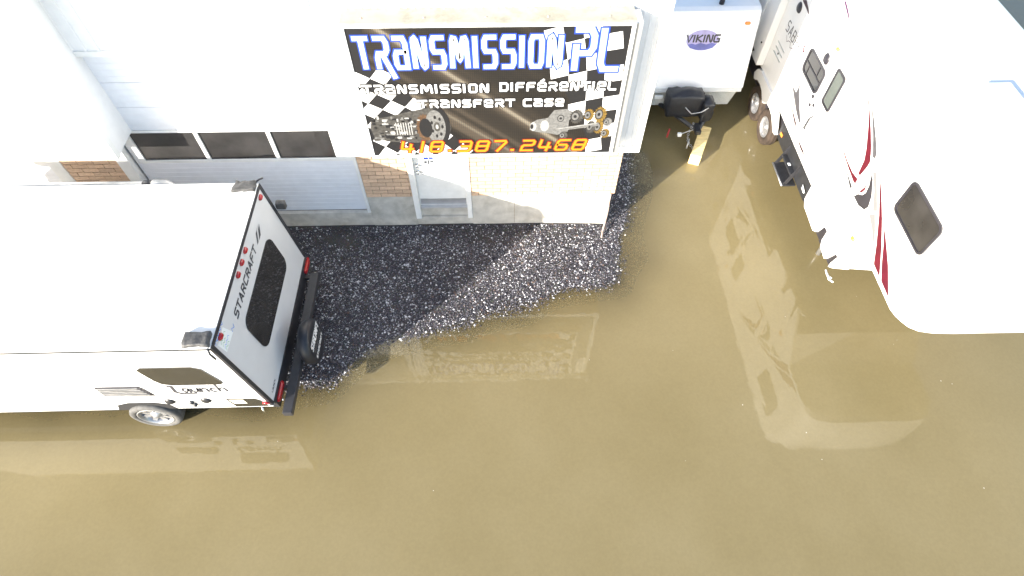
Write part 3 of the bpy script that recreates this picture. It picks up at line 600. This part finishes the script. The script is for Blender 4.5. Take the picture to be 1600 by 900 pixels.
text_part('lettering', PR, word('LAUNCH'.replace('H', 'N'), 3.76, 3.96, zz(.63), .03, .006, shear=.2), .008, .011, 'ink', rear)
# corner bags on the roof
def crumpled(parent, x0, x1, y0, y1, z0, z1, m, name, amp=.02, seed=0, rnd=.15):
    bm = bmesh.new(); bmesh.ops.create_cube(bm, size=1); bmesh.ops.subdivide_edges(bm, edges=bm.edges[:], cuts=7, use_grid_fill=True)
    for v in bm.verts:
        c = v.co.copy() * 2; c = c.lerp(c.normalized() * 1.12, rnd) / 2; c.z *= 1 - .35 * max(abs(c.x), abs(c.y)) if c.z > .3 else 1
        p = Vector((x0 + (c.x + .5) * (x1 - x0), y0 + (c.y + .5) * (y1 - y0), z0 + (c.z + .5) * (z1 - z0)))
        k = noise.noise_vector(p * 11 + Vector((seed, 0, 0))) * amp; v.co = p + (k if c.z > -.45 else Vector((k.x, k.y, 0)))
    return MB().bm(bm, True).build(name, m, parent)
crumpled(T, -3.93, -3.60, 3.61, 3.80, TZ1 + .021, TZ1 + .075, 'bag', 'corner_cover', .03, 3, .05)
crumpled(T, -3.92, -3.60, 6.20, 6.385, TZ1 + .021, TZ1 + .07, 'bag', 'corner_cover', .03, 9, .05)
MB().tube([(-3.62, TY0 - .01, TZ1 + .02), (-3.61, TY0 - .05, TZ1 - .06), (-3.57, TY0 - .07, TZ1 - .16)], .014, 8).build('gutter_spout', 'blacktrim', T)
MB().tube([(-3.64, TY1, TZ1 + .03), (-3.58, TY1 + .05, TZ1 + .05), (-3.53, TY1 + .09, TZ1 + .04)], .014, 8).build('gutter_spout', 'blacktrim', T)
crumpled(T, -3.50, -3.36, 6.38, 6.47, 1.72, 1.86, 'bag', 'side_fitting', .008, 5)
# awning on the far side
MB().tube([(-9, TY1 + .10, TZ1 - .10), (-5.35, TY1 + .10, TZ1 - .10)], .075, 16).build('awning_roll', 'steel', T)
MB().lathe([(0, 0), (.085, 0), (.085, .10), (.06, .12), (0, .12)], (-5.35, TY1 + .10, TZ1 - .10), (1, 0, 0), 20).build('awning_end', 'plastic', T)
MB().lathe([(0, 0), (.10, .01), (.115, .06), (.10, .2), (.05, .30), (0, .32)], (-5.22, TY1 + .09, TZ1 - .10), (1, 0, 0), 20).build('awning_cap', 'steel', T)
# near side
PSD = Plane2((0, TY0, 0), (1, 0, 0), (0, 0, 1))
sw = [(-4.77, 1.76), (-4.70, 1.82), (-4.05, 1.82), (-3.94, 1.76), (-3.82, 1.40), (-3.82, 1.33), (-3.86, 1.30), (-4.50, 1.30), (-4.63, 1.34), (-4.69, 1.45)]
MB().prism([PSD.p(a, c, .001) for a, c in sw], PSD.n * .012).build('side_window', 'tint', T)
ln = [[(-4.62, 1.26), (-4.56, 1.25), (-4.58, 1.07), (-4.52, 1.02), (-4.30, 1.02)]]
for x, sts in ((-4.46, [[(.08, .09), (.03, .10), (0, .05), (.03, 0), (.08, .05), (.085, .10)], [(.082, .08), (.095, 0)]]), (-4.335, [[(0, .1), (.005, .03), (.04, 0), (.08, .03), (.09, .1)], [(.09, .1), (.095, 0)]]),
               (-4.205, [[(0, 0), (0, .1)], [(0, .06), (.05, .1), (.085, .08), (.09, 0)]]), (-4.08, [[(.08, .085), (.04, .1), (0, .05), (.04, 0), (.085, .015)]]), (-3.955, [[(0, .22), (0, 0)], [(0, .06), (.05, .1), (.085, .08), (.1, 0)]])):
    for st in sts: ln.append([(x + a, 1.055 + c * 1.22) for a, c in st])
text_part('lettering', PSD, ln[:1], .044, .005, 'ink', body)
for st in ln[1:]: text_part('lettering', PSD, [st], .030, .005, 'ink', body, .004)
text_part('lettering', PSD, word('STarCraFT', -4.24, -3.84, .975, .028, .006, gap=.7), .007, .002, 'd_grey', body)
text_part('lettering', PSD, [[(-3.83, 1.03), (-3.78, 1.03), (-3.74, 1.05)]], .014, .002, 'd_grey', body)
vq = [(-5.60, 1.27), (-5.0, 1.27), (-4.96, 1.2), (-4.90, .97), (-5.60, .97)]
vt = MB().prism([PSD.p(a, c, .001) for a, c in vq], PSD.n * .006).build('side_vent', 'd_charcoal', T)
for i in range(5): MB().box(-5.58, -5.02 + .018 * i, TY0 - .022, TY0 - .0075, 1.215 - .05 * i, 1.235 - .05 * i, .004).build('vent_slat', 'steel', vt)
hq = [(-3.99, .80), (-3.58, .80), (-3.52, .74), (-3.46, .53), (-3.93, .53)]
hp = MB().prism([PSD.p(a, c, .001) for a, c in hq], PSD.n * .006).build('lower_hatch', 'tint', T)
flat_part('hatch_panel', PSD, [[(-3.96, .78), (-3.75, .78), (-3.73, .64), (-3.92, .64)]], .0085, 'beige', hp)
MB().tube([(-3.50, TY0 - .02, .675), (-3.40, TY0 - .02, .665)], .018, 10).build('side_marker', 'redlens', T)
for x, z in ((-4.80, .76), (-4.28, .77)): MB().lathe([(0, .03), (.05, .028), (.07, .012), (.075, 0)], (x, TY0, z), (0, -1, 0), 18).build('fuel_cap' if x < -4.5 else 'vent_cap', 'plastic', T)
for x, z in ((-4.50, .73), (-4.48, .65)): MB().lathe([(0, .04), (.03, .038), (.035, 0)], (x, TY0, z), (0, -1, 0), 14).build('valve', 'plastic', T)
MB().tube([(-3.58, TY0 + .02, .5), (-3.57, TY0 - .03, .44), (-3.55, TY0 - .05, .38)], .016, 8).build('drain_tap', 'chrome', T)
MB().box(-8.6, -3.46, TY0 + .12, TY1 - .12, .20, .50).build('chassis', 'gap', T)  # box made deeper and longer to stop sun passing under the body
MB().prism([(-5.66, TY0 - .004, .502), (-5.60, TY0 - .004, .66), (-5.42, TY0 - .004, .73), (-5.05, TY0 - .004, .73), (-4.86, TY0 - .004, .66), (-4.80, TY0 - .004, .502)], (0, .003, 0)).build('wheel_arch', 'gap', T)
wheel(T, (-5.22, TY0 + .05, .28), (0, -1, 0), .365, .22, 'greytyre', .255)
wheel(T, (-5.23, TY1 - .08, .30), (0, 1, 0), .40, .22, 'rubber', .225)
# bumper and spare
MB().box(-3.27, -3.13, 3.50, 6.06, .36, .47, .008).build('bumper', 'blacktrim', T)
for y in (3.95, 6.0): MB().box(-3.46, -3.27, y - .03, y + .03, .37, .43).build('bumper_bracket', 'blacktrim', T)
spare = MB().lathe([(0, -.09), (.28, -.095), (.335, -.075), (.355, -.03), (.355, .03), (.335, .075), (.30, .093), (.27, .096), (0, .096)], (-2.99, 4.63, .60), (1, 0, 0.12), 44).build('spare_wheel', 'vinyl', T, 'black vinyl covered spare wheel on the bumper')
MB().box(-3.13, -3.08, 4.52, 4.74, .3, .75, .01).build('spare_bracket', 'blacktrim', T)
PT = Plane2(Vector((-2.99, 4.63, .60)) + Vector((1, 0, .12)).normalized() * .0965, (0, 1, 0), (-.12, 0, 1))
text_part('lettering', PT, word('STarCraFT', -.22, .24, .06, .10, .02, gap=.3, shear=.2), .024, .003, 'print_white', spare, .006)
text_part('lettering', PT, word('STarCraFT', -.20, .22, -.03, .03, .02, gap=.4), .010, .003, 'print_silver', spare)
text_part('lettering', PT, word('STarCraFT', -.24, .20, -.13, .05, .02, gap=.4, shear=.2), .013, .003, 'print_white', spare)

# ------------------------------------------------------------------ small camper behind the corner
VX0, VX1 = 3.0, 5.18; VY, VYT, VZ0, VZ1 = 10.44, 10.90, .80, 2.29
V = empty('folded_camper', (4.1, 11.5, ZW), 'white camper trailer with oval purple logo on its front, behind the building corner', 'camper')
vb = MB().prism([(VX0, VY, VZ0), (VX0, VYT - .04, VZ1 - .02), (VX0, VYT + .06, VZ1 + .02), (VX0, 14.4, VZ1 + .02), (VX0, 14.4, VZ0)], (VX1 - VX0, 0, 0)).build('body', 'vikwhite', V)
MB().box(VX1 + .001, VX1 + .02, VY + .02, 14.4, VZ0, VZ0 + .06).build('side_trim', 'blacktrim', V)
PV = Plane2((0, VY, VZ0), (1, 0, 0), (0, VYT - .04 - VY, VZ1 - .02 - VZ0))
vt = lambda z: (z - VZ0) * math.hypot(VYT - .04 - VY, VZ1 - .02 - VZ0) / (VZ1 - .02 - VZ0)
flat_part('logo', PV, [disc(4.13, .98, .325, .20, 40)], .0015, 'lilac', vb, 'oval lilac logo')
flat_part('logo', PV, [[(3.84, .90), (3.93, .92), (4.0, .90), (4.1, .93), (4.22, .90), (4.32, .93), (4.42, .91), (4.36, .83), (4.2, .79), (4.05, .79), (3.9, .83)]], .003, 'violet', vb)
text_part('lettering', PV, word('VIKING', 3.80, 4.46, .95, .13, .03, gap=.4, shear=.08), .034, .005, 'd_charcoal', vb, .01)
mk = Plane2((0, VY, VZ0), (1, 0, 0), (0, VYT - .04 - VY, VZ1 - .02 - VZ0)); marker(mk, 4.96, 1.30, .055, .03, 'amber', V, d=.001)
for i in range(3): MB().box(VX0, VX1 - .02, VY - .02 - .006 * i, VY + .05, VZ0 - .005 - .035 * i, VZ0 + .024 - .035 * i, .006).build('front_moulding', 'trim', V)
sk = []; x = VX0
while x < 5.10: sk.append((x, 0)); sk.append((x + .018, .012)); x += .036
k = len(sk); v = [(a, VY + .06 - c, .70) for a, c in sk] + [(min(a, 5.0), VY + .06 - c, .34) for a, c in sk]
MB().add(v, [(i, i + 1, k + i + 1, k + i) for i in range(k - 1)]).build('front_skirt', 'skirt', V)
MB().prism([(VX0, VY + .062, .34), (5.0, VY + .062, .34), (5.10, VY + .062, .70), (VX0, VY + .062, .70)], (0, 3.8, 0)).build('lower_body', 'skirt', V)
MB().prism([(5.10, VY + .06, .70), (5.18, VY + .06, .80), (VX0, VY + .06, .80), (VX0, VY + .06, .70)], (0, 3.8, 0)).build('lower_body', 'skirt', V)
for s in (-1, 1): MB().tube([(4.1 + s * .75, VY + .3, .36), (4.19 + s * .04, 9.72, .32)], .045, 8).build('drawbar', 'plastic', V)
MB().box(4.13, 4.25, 9.58, 9.86, .28, .38, .015).build('coupler', 'plastic', V)
crumpled(V, 3.52, 4.30, 9.98, 10.36, .40, .98, 'vinyl', 'gas_bottle_cover', .025, 2, .32)
crumpled(V, 4.26, 4.50, 9.88, 10.24, .36, .86, 'vinyl', 'jack_cover', .02, 6, .35)
MB().tube([(4.30, 9.92, .10), (4.30, 9.92, .72)], .035, 12).build('jack_post', 'plastic', V)
MB().tube([(3.86, 9.86, .78), (4.0, 9.80, .66), (4.2, 9.82, .68), (4.35, 9.86, .76)], .012, 8).build('cover_strap', 'steel', V)
for i in range(9):
    t = i / 8; c = Vector((4.10 - .10 * math.sin(t * 3.1), 9.78 - .36 * t, .42 - .34 * t - .05 * math.sin(t * 3.14)))
    pts = [c + Vector((.022 * math.cos(a) * (1 if i % 2 else .3), .03 * math.sin(a), .022 * math.cos(a) * (.3 if i % 2 else 1))) for a in [k * math.pi / 4 for k in range(9)]]
    MB().tube(pts, .007, 6, False).build('chain_link', 'steel', V)
MB().tube([(3.74, 9.42, .45), (3.88, 9.46, .48), (4.02, 9.5, .50)], .01, 8).build('cable', 'steel', V)
MB().box(3.70, 3.78, 9.40, 9.47, .40, .47, .01).build('plug', 'trim', V); MB().box(3.33, 3.50, 10.33, 10.37, .62, .70, .01).build('skirt_fitting', 'trim', V)
MB().tube([(3.60, 9.70, .36), (3.56, 9.62, .20)], .018, 8).build('red_lead', 'redpaint', V)
MB().tube([(3.95, 9.36, .12), (4.0, 9.50, .26)], .016, 8).build('safety_pin', 'steel', V)
for y in (12.6,): 
    for s in (-1, 1): wheel(V, (4.09 + s * 1.0, y, .22), (s, 0, 0), .31, .18, 'rubber', .17)
MB().lathe([(0, .0), (.05, 0), (.05, .12), (.09, .14), (.09, .17), (0, .19)], (4.42, 11.05, VZ1 + .02), (0, 0, 1), 18).build('roof_vent', 'plastic', V)
# plank the hitch rests on
W = bpy.data.objects
pk = [Vector((4.38, 10.03, 0)), Vector((4.60, 9.95, 0)), Vector((4.20, 9.07, 0)), Vector((3.99, 9.15, 0))]
mb = MB(); n0 = [q + Vector((0, 0, -.14)) for q in pk]; bm = bmesh.new(); vs = [bm.verts.new(q) for q in n0] + [bm.verts.new(q + Vector((0, 0, .16))) for q in pk]
for fc in ((3, 2, 1, 0), (4, 5, 6, 7), (0, 1, 5, 4), (1, 2, 6, 5), (2, 3, 7, 6), (3, 0, 4, 7)): bm.faces.new([vs[i] for i in fc])
bmesh.ops.bevel(bm, geom=bm.edges[:], offset=.008, segments=2, affect='EDGES'); mb.bm(bm)
tag(mb.build('wooden_block', 'wood'), 'yellow wooden beam lying in the water under the camper hitch', 'timber')

# ------------------------------------------------------------------ fifth wheel trailer on the right
RX0, RX1, RZ1 = 5.64, 8.10, 3.58
F = empty('fifth_wheel_trailer', (6.9, 8.5, ZW), 'tall white fifth wheel trailer with red and grey swoosh stripes', 'trailer')
prof = [(14.6, .96), (5.58, .97), (5.16, 1.50), (4.12, 1.50), (4.00, 1.56), (3.94, 1.75), (3.90, 2.2), (3.93, 2.7), (4.02, 3.1), (4.2, 3.4), (4.45, 3.54), (4.75, RZ1), (14.6, RZ1)]
secs = [(0, .34), (.03, .22), (.10, .12), (.22, .05), (.4, .015), (.7, 0)]; secs = [(RX0 + a, s) for a, s in secs] + [(RX1 - a, s) for a, s in reversed(secs)]
mb = MB(); n = len(prof); v = []; f = []
for x, s in secs:
    for y, z in prof:
        k = max(0, min(1, (5.0 - y) / .9)); v.append((x, y + s * k, z - (s * .25 if z > 3.45 else 0)))
for i in range(len(secs) - 1):
    for j in range(n): f.append((i * n + j, i * n + (j + 1) % n, (i + 1) * n + (j + 1) % n, (i + 1) * n + j))
f += [tuple(range(n))[::-1], tuple(range((len(secs) - 1) * n, len(secs) * n))]
rv = mb.add(v, f).build('body', 'fibre', F)
PF = Plane2((RX0, 0, 0), (0, -1, 0), (0, 0, 1))          # x = -Y, y = Z, normal towards -X
def yz(pts): return [(-a, c) for a, c in pts]
fsk = [(7.42, .968), (7.40, .66), (7.30, .56), (6.75, .53), (6.66, .60), (6.57, .88), (6.43, .89), (6.42, .67), (6.36, .56), (6.12, .53), (6.06, .60), (5.95, .88), (5.88, .88), (5.93, .66), (5.93, .55), (5.83, .64), (5.56, .968)]
MB().prism([PF.p(-a, c, -.04) for a, c in fsk], PF.n * .046).build('front_skirt', 'fibre', F)
MB().box(RX0 + .09, RX1 - .09, 6.5, 14.3, .46, .955).build('chassis', 'd_charcoal', F)
MB().box(RX0 + .012, RX0 + .085, 7.45, 9.2, .55, .955, .01).build('frame_skirt', 'plastic', F)
MB().tube([(RX0 + .35, 6.7, .5), (RX0 + .35, 6.7, -.2)], .045, 10).build('landing_leg', 'steel', F)
MB().prism([(RX0 + .01, 5.93, .56), (RX0 + .01, 5.58, .966), (RX0 + .01, 6.5, .966), (RX0 + .01, 6.5, .56)], (RX1 - RX0 - .02, 0, 0)).build('front_bay', 'd_charcoal', F)
for dy in (0, .08): MB().tube([(RX0 - .03, 5.90 - dy, .50), (RX0 - .02, 5.80 - dy, .47), (RX0 + .04, 5.74 - dy, .46)], .016, 8).build('jack_handle', 'trim', F)
for n_, pts in [('grey', [(9.64, 1.651), (9.44, 1.598), (9.233, 1.603), (9.24, 1.749), (9.236, 1.801), (9.124, 1.67), (8.915, 1.53), (8.662, 1.392), (8.679, 1.336), (8.952, 1.397), (9.28, 1.516)]),
 ('maroon', [(9.307, 1.391), (9.044, 1.321), (8.772, 1.264), (8.715, 1.187), (8.985, 1.264)]), ('maroon', [(8.614, 1.148), (8.435, 1.142), (8.135, 1.141), (8.052, 1.101), (8.27, 1.09)]),
 ('grey', [(8.474, 1.289), (8.267, 1.292), (8.137, 1.277), (8.311, 1.271)]), ('grey', [(7.965, 1.117), (7.837, 1.128), (7.703, 1.121), (7.841, 1.106)]),
 ('red', [(7.474, 3.012), (7.231, 2.886), (6.996, 2.712), (6.758, 2.48), (6.652, 2.333), (6.599, 2.105), (6.539, 2.119), (6.514, 2.326), (6.522, 2.427), (6.667, 2.564), (6.911, 2.727), (7.252, 2.925)]),
 ('grey', [(7.352, 3.024), (7.07, 2.878), (6.781, 2.696), (6.533, 2.507), (6.478, 2.538), (6.498, 2.601), (6.688, 2.721), (6.978, 2.869)]),
 ('red', [(7.287, 2.074), (7.099, 2.005), (6.832, 1.966), (6.587, 1.939), (6.524, 1.953), (6.538, 2.045), (6.723, 2.008), (6.985, 2.016)]),
 ('charcoal', [(6.966, 1.935), (6.787, 1.877), (6.566, 1.808), (6.537, 1.863), (6.738, 1.893)]), ('red', [(6.355, 1.952), (6.314, 2.088), (6.309, 2.182), (6.271, 2.08), (6.296, 1.99)]),
 ('charcoal', [(6.394, 1.808), (6.198, 1.814), (6.037, 1.887), (6.001, 1.991), (6.078, 2.147), (6.259, 2.313), (6.352, 2.345), (6.252, 2.191), (6.221, 2.067), (6.251, 1.986), (6.346, 1.911)]),
 ('silver', [(6.352, 2.376), (6.111, 2.242), (5.876, 2.036), (5.805, 2.117), (6.059, 2.296), (6.288, 2.44)]), ('silver', [(5.90, 1.939), (5.70, 1.87), (5.367, 1.699), (5.60, 1.909), (5.80, 2.05)]),
 ('red', [(6.287, 2.517), (6.125, 2.417), (5.96, 2.29), (5.741, 2.122), (5.423, 1.817), (5.216, 1.585), (4.974, 1.578), (5.306, 1.877), (5.627, 2.129), (5.947, 2.34), (6.151, 2.453)]),
 ('crimson', [(5.547, 2.119), (5.331, 2.02), (4.994, 1.839), (4.617, 1.571), (4.907, 1.578), (5.124, 1.755), (5.321, 1.945)]),
 ('maroon', [(10.393, 2.75), (10.251, 2.831), (10.077, 2.782), (9.835, 2.695), (10.128, 2.733)]), ('purple', [(9.119, 3.464), (9.061, 3.497), (8.857, 3.433), (8.582, 3.314), (8.832, 3.381)])]:
    flat_part('stripe', PF, [yz(pts)], .0015, 'd_' + n_, rv)
text_part('lettering', PF, word('SaBre', -10.55, -9.76, 2.07, .20, .03, gap=.6, shear=.1), .024, .002, 'd_grey', rv, .008)
sil = [[(-10.42 + .075 * k + .02 * (k % 2), 1.98 + (.05 if k % 3 == 0 else -.03 if k % 3 == 1 else .02)) for k in range(11)]]
text_part('lettering', PF, sil, .011, .002, 'd_maroon', rv)
flat_part('emblem', PF, [disc(-9.62, 2.26, .05, .07)], .002, 'd_crimson', rv); flat_part('emblem', PF, [disc(-9.60, 2.28, .028, .04)], .0032, 'print_white', rv)
def window(y0, y1, z0, z1, r, gm, name='window', bars=()):
    q = rrect(-y1, -y0, z0, z1, r); fr = MB(); q2 = rrect(-y1 + .035, -y0 - .035, z0 + .035, z1 - .035, r * .75); k = len(q)
    v = [PF.p(a, c, .001) for a, c in q] + [PF.p(a, c, .022) for a, c in q] + [PF.p(a, c, .022) for a, c in q2] + [PF.p(a, c, .004) for a, c in q2]
    fr.add(v, [(s * k + i, s * k + (i + 1) % k, (s + 1) * k + (i + 1) % k, (s + 1) * k + i) for s in range(3) for i in range(k)]); w = fr.build(name, 'd_charcoal', F)
    flat_part('pane', PF, [q2], .006, gm, w)
    for a in bars: bar(PF, *a, .018, .008, .016).build('window_bar', 'd_charcoal', w)
    return w
window(8.62, 9.40, 2.0, 2.47, .10, 'tint', bars=((-9.36, 2.22, -8.66, 2.22), (-9.2, 2.04, -9.2, 2.2), (-8.86, 2.24, -8.86, 2.43)))
window(8.04, 8.37, 2.09, 2.77, .06, 'paleglass', 'door_window')
window(4.70, 5.60, 2.42, 3.0, .10, 'darkglass')
for a, c in (((-8.50, 1.02), (-8.50, 2.98)), ((-7.86, 1.02), (-7.86, 2.98))): bar(PF, *a, *c, .012, .0005, .004).build('door_seam', 'trim', F)
bar(PF, -8.494, 2.974, -7.866, 2.974, .012, .0005, .004).build('door_seam', 'trim', F)
MB().tube([(RX0 - .002, 8.385, 1.74), (RX0 - .05, 8.39, 1.70), (RX0 - .05, 8.41, 1.46), (RX0 - .002, 8.415, 1.42)], .014, 8).build('grab_handle', 'd_charcoal', F)
for y, z, s in ((8.66, 1.96, .035), (8.63, 1.80, .03), (8.52, 1.88, .03)): MB().box(RX0 - .025, RX0 - .001, y - s, y + s, z - s * .8, z + s * .8, .008).build('door_lock', 'd_charcoal', F)
for y in (10.38, 8.82): MB().lathe([(0, .03), (.07, .028), (.095, .01), (.10, 0)], (RX0, y, 2.61), (-1, 0, 0), 24).build('round_vent', 'd_charcoal', F)
for y, z, m in ((8.63, 2.92, 'amber'), (5.85, 1.41, 'amber')): marker(PF, -y, z, .045, .025, m, F, d=.001)
MB().box(RX0 - .01, RX0 + .01, 9.00, 9.10, .70, .77, .01).build('side_reflector', 'amber', F)
# lower compartments, louvres and slide-out at the back
so = MB().box(RX0 - .16, RX0 - .002, 10.85, 13.6, 1.05, 2.95, .012).build('slide_out', 'fibre', F)
MB().box(RX0 - .19, RX0 - .161, 11.36, 11.44, 1.24, 2.9, .008).build('awning_arm', 'trim', F)
for y in (10.95, 11.8): MB().box(RX0 - .185, RX0 - .161, y, y + .03, 1.5, 1.53, .004).build('latch', 'd_charcoal', so)
MB().prism([(RX0 - .162, 11.15, 1.20), (RX0 - .162, 11.30, 1.23), (RX0 - .162, 11.28, 1.08)], (-.004, 0, 0)).build('seal_gap', 'gap', so)
for i in range(3): MB().box(RX0 - .018, RX0 - .001, 10.25 - .01 * i, 10.66 - .01 * i, 1.52 + .115 * i, 1.54 + .115 * i, .005).build('louvre', 'skirt', F)
MB().lathe([(0, .012), (.02, .01), (.022, 0)], (RX0, 10.45, 1.60), (-1, 0, 0), 12).build('latch', 'gap', F)
# wheels with a wavy fender skirt
for y in (9.80, 10.57):
    for s in (-1, 1): wheel(F, (RX0 + .10 if s < 0 else RX1 - .10, y, .29), (s, 0, 0), .375, .22, 'mudrubber', .215)
fq = [(11.02, .76), (10.93, .66), (10.84, .70), (10.75, .76), (10.57, .78), (10.40, .75), (10.26, .66), (10.18, .62), (10.10, .66), (9.98, .75), (9.80, .77), (9.62, .74), (9.46, .66), (9.30, .58), (9.20, .60), (9.30, .74), (9.45, .90), (9.62, .99), (10.75, .99), (10.92, .92)]
MB().prism([PF.p(-a, c, -.01) for a, c in fq], PF.n * .06).build('fender', 'fibre', F)
# folding entry step
stp = MB().box(RX0 - .16, RX0 + .10, 7.98, 8.62, .38, .42, .008).build('entry_step', 'plastic', F, 'black folding entry step')
MB().box(RX0 - .09, RX0 + .08, 8.03, 8.57, .62, .66, .008).build('step_tread', 'plastic', stp)
for y in (8.0, 8.58): MB().prism([(RX0 - .15, y, .42), (RX0 - .08, y, .42), (RX0 + .07, y, .90), (RX0 + .0, y, .90)], (0, .02, 0)).build('step_arm', 'blacktrim', stp)
MB().tube([(RX0 - .17, 7.98, .40), (RX0 - .17, 8.62, .40)], .016, 8).build('step_edge', 'steel', stp)
MB().box(RX0 - .06, RX0 - .01, 8.26, 8.33, .661, .67, .003).build('step_label', 'paper', stp)
for z, dy in ((.80, 0), (.74, .05)): MB().tube([(RX0 - .03, 7.62, z), (RX0 - .04, 7.46, z - .04 + dy)], .012, 8).build('hook', 'trim', F)
# roof: seams, two vents
for y in (6.4, 10.2): MB().box(6.7, 7.06, y, y + .36, RZ1 + .001, RZ1 + .09, .03).build('roof_vent', 'trim', F)
